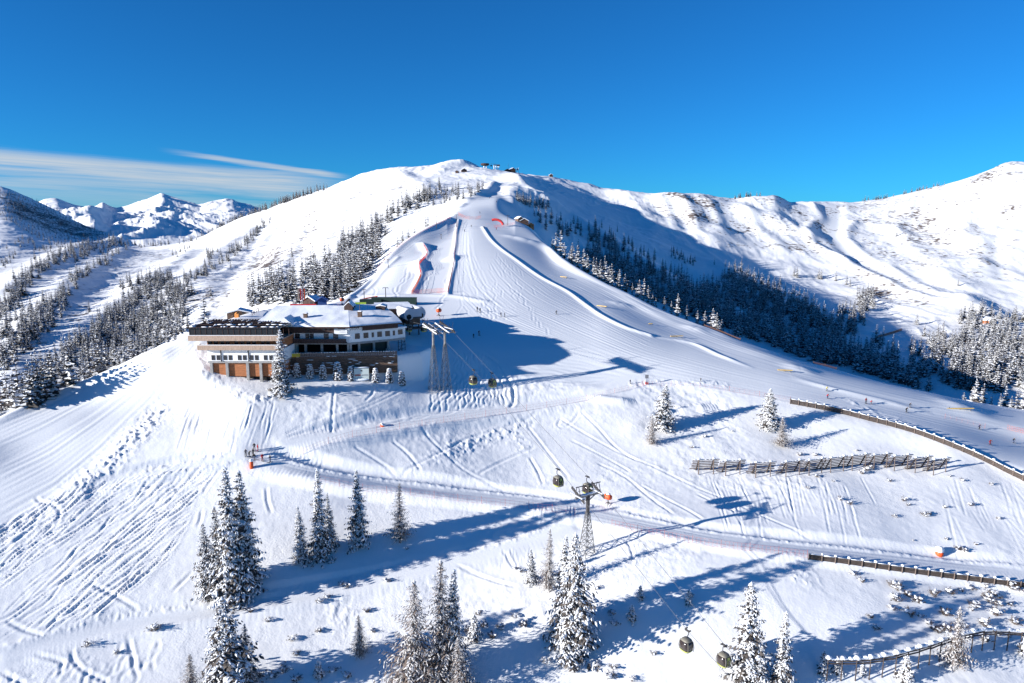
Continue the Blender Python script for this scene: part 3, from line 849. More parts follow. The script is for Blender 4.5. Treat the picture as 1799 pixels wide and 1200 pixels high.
def snow_ground_material():
    m = bpy.data.materials.new("snow_ground"); m.use_nodes = True
    nt = m.node_tree; N, L = nt.nodes, nt.links
    b = N['Principled BSDF']
    b.inputs['Roughness'].default_value = 0.65
    b.inputs['Specular IOR Level'].default_value = 0.15
    tc = N.new('ShaderNodeTexCoord')
    def noise(scale, det=3, stretch=None):
        n = N.new('ShaderNodeTexNoise'); n.inputs['Scale'].default_value = scale; n.inputs['Detail'].default_value = det
        if stretch:
            mp = N.new('ShaderNodeMapping'); mp.inputs['Scale'].default_value = stretch
            L.new(tc.outputs['Object'], mp.inputs[0]); L.new(mp.outputs[0], n.inputs['Vector'])
        else:
            L.new(tc.outputs['Object'], n.inputs['Vector'])
        return n.outputs[0]
    def M(op, a, bb=None, cc=None):
        n = N.new('ShaderNodeMath'); n.operation = op
        for i, x in enumerate((a, bb, cc)):
            if x is None: continue
            if isinstance(x, (int, float)): n.inputs[i].default_value = x
            else: L.new(x, n.inputs[i])
        return n.outputs[0]
    def attr(nm):
        n = N.new('ShaderNodeAttribute'); n.attribute_name = nm
        return n.outputs['Fac']
    g = attr('groom'); rk = attr('rock')
    rough = M('SUBTRACT', 1.0, g)
    # wind-blown roughness off the runs, fine machine texture on them
    h1 = M('MULTIPLY', M('MULTIPLY_ADD', noise(0.9, 4), 0.05, M("MULTIPLY", noise(0.2, 3), 0.08)), M('MULTIPLY_ADD', rough, 0.9, 0.1))
    pm = N.new('ShaderNodeMapRange'); pm.inputs[1].default_value = 0.42; pm.inputs[2].default_value = 0.6
    L.new(noise(0.06, 3), pm.inputs[0])
    h1 = M('ADD', h1, M('MULTIPLY', M('MULTIPLY', noise(2.6, 4), rough), M('MULTIPLY_ADD', pm.outputs[0], 0.085, 0.02)))
    h2 = M('MULTIPLY', noise(2.2, 3), M('MULTIPLY_ADD', g, 0.03, 0.02))
    bp = N.new('ShaderNodeBump'); bp.inputs['Distance'].default_value = 1.0; bp.inputs['Strength'].default_value = 0.5
    L.new(M('ADD', h1, h2), bp.inputs['Height'])
    L.new(bp.outputs[0], b.inputs['Normal'])
    # snow colour: fresh snow, a little duller where machines and skis packed it
    mix = N.new('ShaderNodeMix'); mix.data_type = 'RGBA'
    mix.inputs[6].default_value = (0.875, 0.868, 0.858, 1); mix.inputs[7].default_value = (0.79, 0.80, 0.81, 1)
    L.new(M('MULTIPLY', g, M('MULTIPLY_ADD', noise(0.08, 4), 0.8, 0.45)), mix.inputs['Factor'])
    rm = N.new('ShaderNodeMix'); rm.data_type = 'RGBA'
    rm.inputs[7].default_value = (0.13, 0.10, 0.085, 1)
    L.new(mix.outputs[2], rm.inputs[6])
    rr = N.new('ShaderNodeMapRange'); rr.inputs[1].default_value = 0.62; rr.inputs[2].default_value = 0.72
    L.new(M('ADD', M('MULTIPLY_ADD', noise(0.16, 6, (1, 1, 2.5)), 0.6, M('MULTIPLY', noise(0.025, 3), 0.4)), M('MULTIPLY', rk, 0.2)), rr.inputs[0])
    L.new(M('MULTIPLY', rr.outputs[0], M('MINIMUM', M('MULTIPLY', rk, 3.0), 1.0)), rm.inputs['Factor'])
    L.new(rm.outputs[2], b.inputs['Base Color'])
    return m
if 'ROCK' not in globals():
    ROCK = np.zeros((NT, NS), np.float32)
ground_obj = build_ground()
# ------------------------------------------------------------------ trees
M_BARK = mat("bark", (0.075, 0.058, 0.048), 0.9, noise=0.4, nscale=2.0)
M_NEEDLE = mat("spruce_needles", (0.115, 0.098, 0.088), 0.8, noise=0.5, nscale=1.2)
M_NEEDLED = mat("shaded_spruce_needles", (0.062, 0.055, 0.050), 0.8, noise=0.45, nscale=1.2)  # darker needle copy toned for the shaded forest, worn by sunlit trees too
M_LARCH = mat("larch_twigs", (0.215, 0.170, 0.145), 0.85, noise=0.35, nscale=1.5)
M_SNOW = mat("tree_snow", (0.84, 0.85, 0.87), 0.65, noise=0.05, nscale=2.0, spec=0.15)
M_FROST = mat("frosted_twigs", (0.56, 0.54, 0.53), 0.8, noise=0.25, nscale=2.5)

def conifer(h, rb, seed, whorls=26, per=8, detail=2, snow=0.75, kind='spruce', shape=0.85, base=0.06, droop=0.35):
    """trunk, foliage and snow as three shape collectors; h metres tall, rb = crown radius at the foot"""
    rr = random.Random(seed)
    T, F, S = MB(), MB(), MB()
    lean = (rr.uniform(-.02, .02) * h, rr.uniform(-.02, .02) * h)
    def axis(z): return Vector((lean[0] * (z / h) ** 2, lean[1] * (z / h) ** 2, z))
    n = 5
    for k in range(n):
        z0, z1 = h * 0.98 * k / n - (0.6 if k == 0 else 0), h * 0.98 * (k + 1) / n
        rad0 = 0.016 * h
        T.bar(axis(max(z0, 0)) + Vector((0, 0, min(z0, 0))), axis(z1), rad0 * (1 - 0.93 * k / n), rad0 * (1 - 0.93 * (k + 1) / n), 6)
    lop = rr.uniform(0, 6.28)
    for w in range(whorls):
        f = base + (1 - base) * ((w + rr.uniform(-.25, .25)) / whorls)
        f = min(max(f, base), 0.985)
        z = f * h
        L0 = rb * (1 - f) ** shape * (0.80 + 0.4 * rr.random()) + 0.10 + 0.008 * h * (1 - f)
        m = max(3, int(per * (0.55 + 0.45 * (1 - f)) + rr.random()))
        a0 = rr.uniform(0, 6.28)
        for b in range(m):
            if rr.random() < 0.08: continue
            a = a0 + 2 * math.pi * b / m + rr.uniform(-.3, .3)
            L = L0 * rr.uniform(0.5, 1.25) * (1 + 0.12 * math.cos(a - lop))
            dr = droop * rr.uniform(0.7, 1.3) * (1.15 - 0.9 * f)
            ca, sa = math.cos(a), math.sin(a)
            side = Vector((-sa, ca, 0))
            p0 = axis(z)
            heavy = rr.random() < snow - 0.12 + 0.5 * (fbm(np.array([a * 1.3 + seed]), np.array([f * 9.0]), 1.0, 2, seed)[0])
            sp_ = 0.62 if heavy else 0.38
            def pt(s):
                return p0 + Vector((ca * L * s, sa * L * s, -dr * L * s * (1.15 - 0.35 * s) + 0.10 * L * s * s * s))
            K = 5 if detail >= 2 else (3 if detail == 1 else 2)
            wd = (0.16 * L + 0.14) * rr.uniform(0.8, 1.2) if kind == 'spruce' else (0.12 * L + 0.10)
            if detail >= 2:
                for k in range(K + 1):
                    s = (k + 0.6) / (K + 0.8)
                    c = pt(s)
                    for sg in (-1, 1):
                        if rr.random() < 0.06: continue
                        ll = wd * (1.75 - 1.05 * s) * rr.uniform(0.7, 1.35)
                        d = (side * sg * rr.uniform(0.75, 1.1) + Vector((ca, sa, 0)) * rr.uniform(0.3, 0.9) + Vector((0, 0, -rr.uniform(0.25, 0.75)))).normalized()
                        tip = c + d * ll
                        q = d.cross(Vector((0, 0, 1))).normalized() * ll * (0.26 if kind == 'spruce' else 0.15)
                        sag = Vector((0, 0, -0.22 * ll))
                        F.poly([c - q * 0.5, c + d * ll * 0.55 - q + sag * 0.4, tip + sag, c + d * ll * 0.55 + q + sag * 0.4, c + q * 0.5], [(0, 1, 2, 3, 4)])
                        if kind == 'spruce' and rr.random() < 0.55:   # hanging twig
                            g = c + d * ll * 0.4
                            F.poly([g - q * 0.6, g + q * 0.6, g + Vector((0, 0, -ll * rr.uniform(0.5, 0.9))) + d * ll * 0.1], [(0, 1, 2)])
                        if rr.random() < sp_:
                            e = Vector((0, 0, 0.05 + 0.03 * wd))
                            qq = q * rr.uniform(0.6, 1.15)
                            mid = c + d * ll * 0.55 + sag * 0.3 + e
                            S.poly([c - qq * 0.4 + e, mid - qq * 1.0 - e * 1.2, tip + sag * 0.9 - e * .5, mid + qq * 1.0 - e * 1.2, c + qq * 0.4 + e, mid + e * 1.3],
                                   [(0, 1, 5), (1, 2, 5), (2, 3, 5), (3, 4, 5), (4, 0, 5)])
                if kind != 'spruce':
                    T.bar(p0, pt(0.9), 0.012 * L + 0.01, 0.008, 3)
            else:
                prev = None
                for k in range(K + 1):
                    s = k / K
                    c = pt(s)
                    ww = wd * (1.2 if k % 2 else 0.85) * (1 - 0.75 * s) * 1.9
                    l_ = c - side * ww + Vector((0, 0, -ww * 0.7)); r_ = c + side * ww + Vector((0, 0, -ww * 0.7))
                    if prev:
                        F.poly([prev[0], prev[1], c, l_], [(0, 1, 2, 3)])
                        F.poly([prev[1], prev[2], r_, c], [(0, 1, 2, 3)])
                        if rr.random() < sp_:
                            e = Vector((0, 0, 0.07 + 0.04 * wd)); u1, u2 = rr.uniform(.55, .95), rr.uniform(.55, .95)
                            a1 = prev[1] + e; b1 = c + e
                            S.poly([prev[1].lerp(prev[0], u1) + e * .5, a1, prev[1].lerp(prev[2], u2) + e * .5, c.lerp(l_, u1) + e * .5, b1, c.lerp(r_, u2) + e * .5],
                                   [(0, 1, 4, 3), (1, 2, 5, 4)])
                    prev = (l_, c, r_)
    # leader
    F.bar(axis(h * 0.95), axis(h * 0.95) + Vector((0, 0, h * 0.05)), 0.010 * h, 0.003, 5)
    if snow > 0.3:
        S.bar(axis(h * 0.965), axis(h * 0.965) + Vector((0, 0, h * 0.038)), 0.011 * h, 0.004, 5)
    return T, F, S

def tree_asset(name, mats, **kw):
    """three meshes for a detailed tree, one for a small one"""
    T, F, S = conifer(**kw)
    bark, leaf, snow = mats
    if kw.get('detail', 2) >= 2:
        return (T.mesh(name + "_trunk", bark), F.mesh(name + "_crown", leaf), S.mesh(name + "_snow", snow), kw['h'])
    A = MB()
    A.poly(T.v, T.f, 0); A.poly(F.v, F.f, 1); A.poly(S.v, S.f, 2)
    return (A.mesh(name, [bark, leaf, snow]), kw['h'])

SPR = [tree_asset("spruce", (M_BARK, M_NEEDLE, M_SNOW), h=20.0, rb=rb, seed=s, whorls=w, per=p, snow=sn, shape=sh, droop=dr)
       for rb, s, w, p, sn, sh, dr in [(2.9, 1, 40, 11, 0.62, 0.80, 0.55), (2.5, 2, 42, 10, 0.74, 0.72, 0.60), (3.4, 3, 38, 11, 0.56, 0.85, 0.50), (3.0, 4, 40, 11, 0.88, 0.78, 0.55), (2.2, 5, 44, 10, 0.66, 0.70, 0.65)]]
LAR = [tree_asset("larch", (M_BARK, M_LARCH, M_FROST), h=16.0, rb=rb, seed=s, whorls=30, per=9, snow=sn, kind='larch', shape=0.75, droop=0.25, base=0.1)
       for rb, s, sn in [(3.3, 21, 0.75), (2.9, 22, 0.6)]]
YNG = [tree_asset("young_spruce", (M_BARK, M_NEEDLE, M_SNOW), h=5.0, rb=rb, seed=s, whorls=13, per=7, snow=0.8, shape=0.8, droop=0.4) for rb, s in [(1.3, 31), (1.1, 32)]]
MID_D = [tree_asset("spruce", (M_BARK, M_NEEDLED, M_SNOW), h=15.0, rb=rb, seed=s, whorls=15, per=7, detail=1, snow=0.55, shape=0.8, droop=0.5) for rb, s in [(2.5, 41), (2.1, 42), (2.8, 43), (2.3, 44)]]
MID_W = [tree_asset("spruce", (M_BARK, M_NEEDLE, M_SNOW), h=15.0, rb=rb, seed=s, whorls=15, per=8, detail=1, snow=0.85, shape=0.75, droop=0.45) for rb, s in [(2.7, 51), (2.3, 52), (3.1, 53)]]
MID_L = [tree_asset("larch", (M_BARK, M_LARCH, M_FROST), h=14.0, rb=rb, seed=s, whorls=14, per=8, detail=1, snow=0.8, shape=0.7, droop=0.3) for rb, s in [(2.9, 61), (2.5, 62)]]

def top_z(y, vt):
    k = (CY - vt) / F_PX
    return CAMZ + y * (k * cP - sP) / (cP + k * sP)

def place_big(asset, name, pos, h, label, group, rz=None, parts=('trunk', 'crown', 'snow_cover'), cat='tree', wide=1.0):
    o = empty(name, pos, R0.uniform(0, 6.28) if rz is None else rz, label, cat, group)
    s = h / asset[3]
    o.scale = (s * wide * 1.14, s * wide * 1.14, s)
    par = None
    for me, nm in zip(asset[:3], parts):
        c = bpy.data.objects.new(nm, me); COL.objects.link(c)
        c.parent = par if nm == 'snow_cover' else o
        if nm == 'crown': par = c
        if nm == 'snow_cover': c['kind'] = 'stuff'
    return o
def big_px(asset, name, u, vb, vt, label, group=None, r=None, wide=1.0, sink=0.3):
    b = hit(u, vb) if r is None else at(u, r, 0, vb)
    h = max(top_z(b.y, vt) - b.z, 1.0)
    return place_big(asset, name, b + Vector((0, 0, -sink)), h + sink, label, group, wide=wide)

# --- foreground trees, each on its own
GA = 'trees on the slope below the lodge'
big_px(SPR[2], 'spruce_tree', 365, 1044, 918, 'dark spruce, leftmost and lowest of the tall clump above the narrow cat road', GA)
big_px(SPR[0], 'spruce_tree', 388, 1040, 887, 'middle height spruce, second from the left in the tall clump above the cat road', GA)
big_px(SPR[0], 'spruce_tree', 408, 1054, 817, 'tallest double topped spruce of the clump above the cat road, brown trunk foot showing', GA, wide=0.95)
big_px(SPR[1], 'spruce_tree', 437, 1028, 822, 'snow loaded spruce on the right side of the tall clump above the cat road', GA, wide=1.05)
big_px(SPR[2], 'spruce_tree', 400, 1232, 1050, 'broad spruce at the bottom edge below the cat road, its foot cut off', GA, wide=1.5)
big_px(LAR[1], 'larch_tree', 338, 1240, 1150, 'small frosted larch at the bottom edge, left of the broad spruce', GA, wide=1.3)
big_px(LAR[0], 'larch_tree', 436, 1212, 1096, 'frosted brown larch crowding the right side of the broad spruce at the bottom', GA)
big_px(SPR[4], 'spruce_tree', 563, 977, 823, 'slim snowy spruce, tallest of the trio left of the lone spruce beside the road', GA)
big_px(SPR[3], 'spruce_tree', 530, 988, 888, 'short heavily snowed spruce, left of the trio beside the road', GA)
big_px(SPR[0], 'spruce_tree', 580, 962, 864, 'dark spruce leaning behind the right side of the trio beside the road', GA, wide=0.8)
big_px(SPR[1], 'spruce_tree', 632, 956, 822, 'lone slim spruce between the trio and the pale frosted larch', GA)
big_px(LAR[1], 'larch_tree', 703, 953, 848, 'pale frosted larch with a bare lower trunk beside the road', GA, wide=1.1)
big_px(LAR[0], 'larch_tree', 730, 1216, 1020, 'wide frosted larch at the bottom edge, left of the bare trunked pair', GA, wide=1.25)
big_px(LAR[1], 'larch_tree', 778, 1200, 985, 'tallest frosted larch at the bottom, dark trunk showing through', GA, wide=1.1)
big_px(SPR[0], 'spruce_tree', 797, 1190, 998, 'dark spruce behind the right side of the tallest frosted larch', GA, wide=0.8)
big_px(LAR[0], 'larch_tree', 806, 1236, 1118, 'low frosted larch in front of the tallest larch at the bottom edge', GA, wide=1.2)
big_px(LAR[1], 'larch_tree', 633, 1150, 1078, 'small reddish larch standing alone in the shade below the cat road', GA, wide=1.2)
big_px(SPR[2], 'spruce_tree', 1008, 1150, 936, 'largest foreground spruce, thick with snow, below the lattice lift tower', GA, wide=1.08)
big_px(SPR[3], 'spruce_tree', 990, 1115, 938, 'snow white spruce top joined to the left of the largest foreground spruce', GA, wide=0.9)
big_px(LAR[0], 'larch_tree', 965, 1040, 928, 'thin larch top rising left of the largest foreground spruce', GA, wide=0.8)
big_px(SPR[3], 'spruce_tree', 934, 1024, 964, 'small stocky spruce at the shadow edge left of the lattice tower', GA, wide=1.3)
big_px(SPR[1], 'spruce_tree', 1316, 1204, 1025, 'tall white spruce at the bottom edge right of the two cabins', GA, wide=1.35)
big_px(SPR[3], 'spruce_tree', 1332, 1214, 1128, 'lower snow covered spruce hugging the tall white one at the bottom edge', GA)
big_px(SPR[4], 'spruce_tree', 1371, 1212, 1074, 'slender white spruce standing alone right of the tall white one', GA, wide=1.1)
big_px(LAR[0], 'larch_tree', 1678, 1170, 1066, 'frosted larch standing in the lower snow fence at bottom right', GA, wide=1.2)
big_px(SPR[3], 'spruce_tree', 1166, 752, 675, 'white spruce on the rolling snow left of the wooden run fence', GA, wide=1.9)
big_px(LAR[1], 'larch_tree', 1145, 780, 728, 'thin larch at the lower left of the white spruce on the rolling snow', GA, wide=1.3)
big_px(SPR[3], 'spruce_tree', 1352, 752, 682, 'white spruce at the upper end of the wooden run fence', GA, wide=1.95)
big_px(LAR[0], 'larch_tree', 1372, 784, 732, 'brown frosted larch just below the spruce at the fence end', GA, wide=1.5)
big_px(SPR[1], 'spruce_tree', 495, 690, 578, 'tall snowy spruce standing before the join of the lodge wings', None, wide=1.25)
GY = 'young trees in the open snow'
for u, vb, vt, lb in [(832, 1122, 1078, 'young spruce in the shade right of the tall larches'), (1125, 1052, 1028, 'young spruce inside the long shadow right of the biggest spruce'),
                      (1209, 1061, 1034, 'tiny spruce above the upper of the two nearest cabins'), (1445, 1182, 1142, 'young spruce with bare stem in the shade left of the lower fence'),
                      (1470, 1180, 1150, 'thin dark young spruce just left of the lower fence line'), (1110, 1090, 1062, 'second young spruce lower in the long shadow'),
                      (560, 1190, 1160, 'young snow covered spruce on a knoll at the bottom edge'), (1800, 1150, 1110, 'young spruce at the right edge by the lower fence'),
                      (1590, 1196, 1150, 'young white spruce below the middle of the lower fence'), (1515, 1185, 1160, 'young white spruce at the left end of the lower fence')]:
    big_px(YNG[int(u) % 2], 'young_tree', u, vb, vt, lb, GY, wide=1.1)

# --- crest and forest trees: gathered first, the biggest in the picture become things of their own
CAND = []          # (pixel size, position, height, asset list, zone)
def cand(pos, h, assets, zone):
    CAND.append((h / math.hypot(pos.x, pos.y), pos, h, assets, zone))
def crest(lst, assets, zone):
    for u, vt, r in lst:
        if 60 < u:
            rm = np.interp(u, [p[0] for p in CREST], [p[2] for p in CREST])
            r = rm * 1.02 + 4 + 16 * R0.random()
        b = at(u, r)
        h = top_z(b.y, vt) - b.z
        if h > 2.5: cand(b, min(h, 26), assets, zone)
def scatter(poly, n, hr, assets, zone, minpx=3.0, rlim=(0, 1e9), dens=None):
    us = [p[0] for p in poly]; vs = [p[1] for p in poly]
    got, tries, pts = 0, 0, []
    while got < n and tries < n * 14:
        tries += 1
        u, v = R0.uniform(min(us), max(us)), R0.uniform(min(vs), max(vs))
        if not inpoly(poly, np.array([u]), np.array([v]))[0]: continue
        if dens and vnoise(np.array([u / dens]), np.array([v / dens * 1.6]), 77)[0] < -0.12: continue
        if any((u - a) ** 2 + 2.2 * (v - b) ** 2 < minpx ** 2 for a, b in pts): continue
        b = hit(u, v)
        if b is None or not (rlim[0] < math.hypot(b.x, b.y) < rlim[1]): continue
        pts.append((u, v)); got += 1
        cand(b, R0.uniform(*hr), assets, zone)
def belt(pts, w, n, hr, assets, zone, rlim=(0, 1e9)):
    for i in range(n):
        u, v = along(pts, R0.random())
        u += R0.gauss(0, w); v += R0.gauss(0, w * 0.55)
        b = hit(u, v)
        if b is None or not (rlim[0] < math.hypot(b.x, b.y) < rlim[1]): continue
        cand(b, R0.uniform(*hr), assets, zone)

ZONES = {
 'rimleft': ('snow plastered spruce just behind the rim of the left ski run', 'trees behind the left rim'),
 'valley': ('grey brown spruce in the tree belts of the left valley', 'trees of the left valley'),
 'gully': ('dark spruce in the dense stand between the lodge and the upper ski run', 'stand left of the upper run'),
 'knoll': ('spruce on the white knoll beside the left edge of the upper run', 'trees on the knoll'),
 'skyline': ('small spruce lined up along the left skyline ridge', 'trees on the left skyline'),
 'rimright': ('sunlit frosted tree poking over the right edge of the ski run', 'frosted trees behind the right rim'),
 'shade': ('dark spruce in the blue shaded forest right of the ski run', 'shaded forest right of the run'),
 'bowl': ('frosted spruce at the foot of the sunny bowl on the far right', 'trees of the right bowl'),
 'crown': ('frosted spruce in the row below the summit station', 'trees below the summit'),
}
# right rim, bases hidden behind the crest of the run
crest([(1187,514,378),(1178,528,380),(1223,544,368),(1237,545,366),(1250,540,364),(1258,548,366),(1267,560,360),(1165,520,385),(1150,522,388),(1128,488,392),(1120,490,396),(1137,500,392),
       (1108,497,398),(1096,480,405),(1085,472,408),(1072,462,412),(1060,448,418),(1052,455,420),(1040,450,425),(1030,445,430),(1022,436,436),(1012,430,442),(1002,432,448),(1050,470,412),(1065,475,410),
       (982,404,468),(974,408,474),(968,415,480),(990,425,460),(998,440,452),(1144,515,385),(1205,535,372),(1280,575,355),(1290,582,352)], MID_W, 'rimright')
crest([(1725,664,338),(1717,680,336),(1738,672,340),(1705,688,334),(1755,692,338),(1778,676,342),(1770,690,344),(1799,680,346),(1790,694,340),(1810,670,350),(1835,690,350)], MID_W, 'rimright')
crest([(1046,452,430),(1068,466,420),(1083,480,414),(1115,505,400),(1003,425,455)], MID_L, 'rimright')
# left rim
crest([(2,640,236),(12,655,232),(22,620,242),(30,650,238),(42,672,230),(-12,630,240),(50,690,226)], MID_W, 'rimleft')
crest([(170,586,236),(160,600,240),(180,598,238),(232,578,245),(240,590,243),(225,596,246),(205,610,240),(215,600,246),(140,625,236),(150,620,244),(128,640,232),(255,586,246),(270,588,250),(295,572,255),(308,566,258)], MID_W, 'rimleft')
scatter([(40,720),(60,660),(110,620),(170,570),(240,545),(300,545),(330,580),(250,620),(150,668),(100,692)], 200, (10, 16), MID_D, 'valley', 4)
# left valley belts
belt([(0,560),(30,520),(60,480),(110,455),(160,440),(213,424)], 13, 162, (10, 17), MID_D, 'valley')
belt([(0,600),(30,580),(60,560),(80,545),(125,505),(150,480),(185,460),(213,440)], 7, 87, (10, 17), MID_D, 'valley')
belt([(0,650),(30,610),(60,590),(90,560),(120,530)], 10, 75, (10, 17), MID_D, 'valley')
belt([(170,600),(200,560),(240,530),(270,505),(300,490)], 9, 112, (10, 17), MID_D, 'valley')
belt([(235,575),(270,550),(300,530),(330,520)], 7, 62, (10, 17), MID_D, 'valley')
belt([(205,500),(230,505),(262,490),(275,500)], 7, 20, (10, 17), MID_D, 'valley')
belt([(315,560),(322,530),(310,510)], 5, 17, (10, 17), MID_D, 'valley')
belt([(280,520),(320,500),(345,485),(400,455)], 6, 40, (9, 14), MID_D, 'valley')
belt([(395,455),(430,430),(455,405),(470,385)], 5, 50, (9, 14), MID_D, 'valley')
belt([(360,470),(372,445),(380,440)], 4, 14, (9, 14), MID_D, 'valley')
belt([(310,450),(318,445),(335,432)], 4, 8, (9, 14), MID_D, 'valley')
belt([(200,428),(250,432),(300,428),(340,422)], 4, 60, (9, 14), MID_D, 'valley')
belt([(5,470),(15,455),(30,430),(45,415)], 6, 18, (8, 12), MID_D, 'valley')
belt([(45,420),(70,440),(100,450),(120,440),(190,420)], 8, 50, (8, 12), MID_D, 'valley', (900, 2600))
scatter([(0,335),(60,350),(190,412),(200,440),(110,440),(50,410),(0,380)], 420, (7, 11), MID_D, 'valley', 5, (1300, 2700))  # wood on the dark hill, thickened to darken the slope beyond its shade
for u, v in [(157, 548), (370, 520), (333, 520), (362, 585), (330, 575), (405, 470), (513, 452), (10, 460)]:
    b = hit(u, v)
    if b: cand(b, R0.uniform(9, 13), MID_D, 'valley')
# skyline of the left flank
for i in range(150):
    u = R0.triangular(300, 592, 500)
    r = np.interp(u, [p[0] for p in SKY], [p[2] for p in SKY])
    cand(at(u, r * R0.uniform(0.985, 1.01), 0, 360), R0.uniform(10, 16), MID_D, 'skyline')
# dense stand left of the run
scatter([(432,548),(440,520),(470,500),(520,490),(560,470),(600,430),(640,405),(690,372),(740,346),(770,345),(735,366),(690,392),(672,425),(655,470),(625,510),(600,530),(520,538),(450,548)], 190, (14, 21), MID_D, 'gully', 4.5, (330, 1000))
scatter([(540,530),(560,500),(610,470),(660,430),(668,450),(640,490),(612,522)], 26, (15, 20), MID_W, 'gully', 9, (330, 1000))
for u, v in [(703,425),(712,418),(722,412),(733,408),(752,398),(756,400),(680,436),(688,430)]:
    b = at(u, 440 + (u - 700) * 1.3)
    cand(b, R0.uniform(10, 14), MID_D, 'knoll')
scatter([(735,352),(790,330),(860,325),(835,345),(790,355),(760,366)], 46, (7, 12), MID_D, 'knoll', 4, (600, 1100))
scatter([(700,365),(760,330),(775,320),(780,335),(740,360)], 26, (8, 13), MID_D, 'knoll', 4, (600, 1100))
# shaded forest on the right
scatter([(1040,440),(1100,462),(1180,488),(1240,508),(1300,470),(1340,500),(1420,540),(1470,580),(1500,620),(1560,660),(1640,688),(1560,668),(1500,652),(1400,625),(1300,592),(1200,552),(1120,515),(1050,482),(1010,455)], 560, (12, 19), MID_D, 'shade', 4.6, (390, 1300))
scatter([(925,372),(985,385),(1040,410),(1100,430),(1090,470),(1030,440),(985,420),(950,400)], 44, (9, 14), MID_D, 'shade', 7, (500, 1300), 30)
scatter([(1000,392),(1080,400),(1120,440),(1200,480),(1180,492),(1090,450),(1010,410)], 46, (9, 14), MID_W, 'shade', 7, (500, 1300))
scatter([(1165,445),(1185,440),(1225,460),(1215,470)], 22, (6, 9), MID_D, 'shade', 4, (600, 1500))
scatter([(1470,545),(1510,530),(1520,570),(1500,590),(1470,585)], 30, (12, 17), MID_D, 'shade', 5, (500, 1500))
scatter([(1505,520),(1535,515),(1537,545),(1510,548)], 20, (12, 17), MID_D, 'shade', 4, (500, 1500))
scatter([(1490,640),(1540,600),(1570,610),(1575,640),(1540,660)], 26, (11, 16), MID_D, 'shade', 6, (400, 1300))
scatter([(1620,585),(1700,600),(1720,640),(1680,650),(1640,625)], 34, (11, 16), MID_D, 'shade', 6, (400, 1300))
scatter([(1640,660),(1740,650),(1745,685),(1690,690)], 24, (11, 16), MID_D, 'shade', 6, (380, 1300))
scatter([(1560,650),(1640,600),(1700,590),(1800,640),(1830,700),(1740,690),(1640,680)], 90, (12, 18), MID_D, 'shade', 6, (330, 1300))
scatter([(1700,600),(1830,600),(1830,670),(1760,660)], 40, (12, 18), MID_D, 'shade', 7, (330, 1300))
scatter([(1600,610),(1625,640),(1625,655),(1590,650)], 6, (9, 13), MID_D, 'shade', 8, (380, 1300))
for u, v, h in [(1395,485,13),(1400,487,14),(1438,488,12),(1442,490,13),(1468,493,12),(1487,500,12),(1493,503,11),(1575,415,11),(1683,502,9),(1370,500,13),(1332,490,12),(1255,465,8),(1275,468,8),(1290,470,8),(1610,570,11)]:
    b = hit(u, v)
    if b: cand(b, h, MID_W if u > 1390 else MID_D, 'bowl' if u > 1380 else 'shade')
scatter([(1690,590),(1720,545),(1760,560),(1830,545),(1830,625),(1780,620),(1730,625)], 60, (12, 17), MID_W, 'bowl', 6, (400, 1600))
scatter([(1680,560),(1705,545),(1710,590),(1690,595)], 9, (13, 17), MID_W, 'bowl', 6, (400, 1600))
scatter([(903,345),(925,350),(965,362),(965,372),(925,362),(905,352)], 26, (8, 12), MID_W, 'crown', 4, (500, 1300))
for i in range(60):
    u = R0.choice([R0.uniform(1510, 1570), R0.uniform(1585, 1660), R0.uniform(1290, 1340)])
    r = np.interp(u, [p[0] for p in SKY], [p[2] for p in SKY])
    cand(at(u, r * 0.995, 0, 345), R0.uniform(5, 10), MID_W, 'bowlridge')
ZONES['bowlridge'] = ('tiny frosted tree on the skyline of the right ridge', 'trees on the right skyline')

CAND.sort(key=lambda c: -c[0])
N_THINGS = 258
for size, pos, h, assets, zone in CAND[:N_THINGS]:
    a = assets[R0.randrange(len(assets))]
    o = bpy.data.objects.new('larch_tree' if assets is MID_L else 'spruce_tree', a[0])
    COL.objects.link(o)
    o.location = pos + Vector((0, 0, -0.3)); o.rotation_euler = (0, 0, R0.uniform(0, 6.28))
    s = h / a[1]; w = s * R0.uniform(1.0, 1.4)
    o.scale = (w, w, s)
    tag(o, ZONES[zone][0], 'tree', ZONES[zone][1])
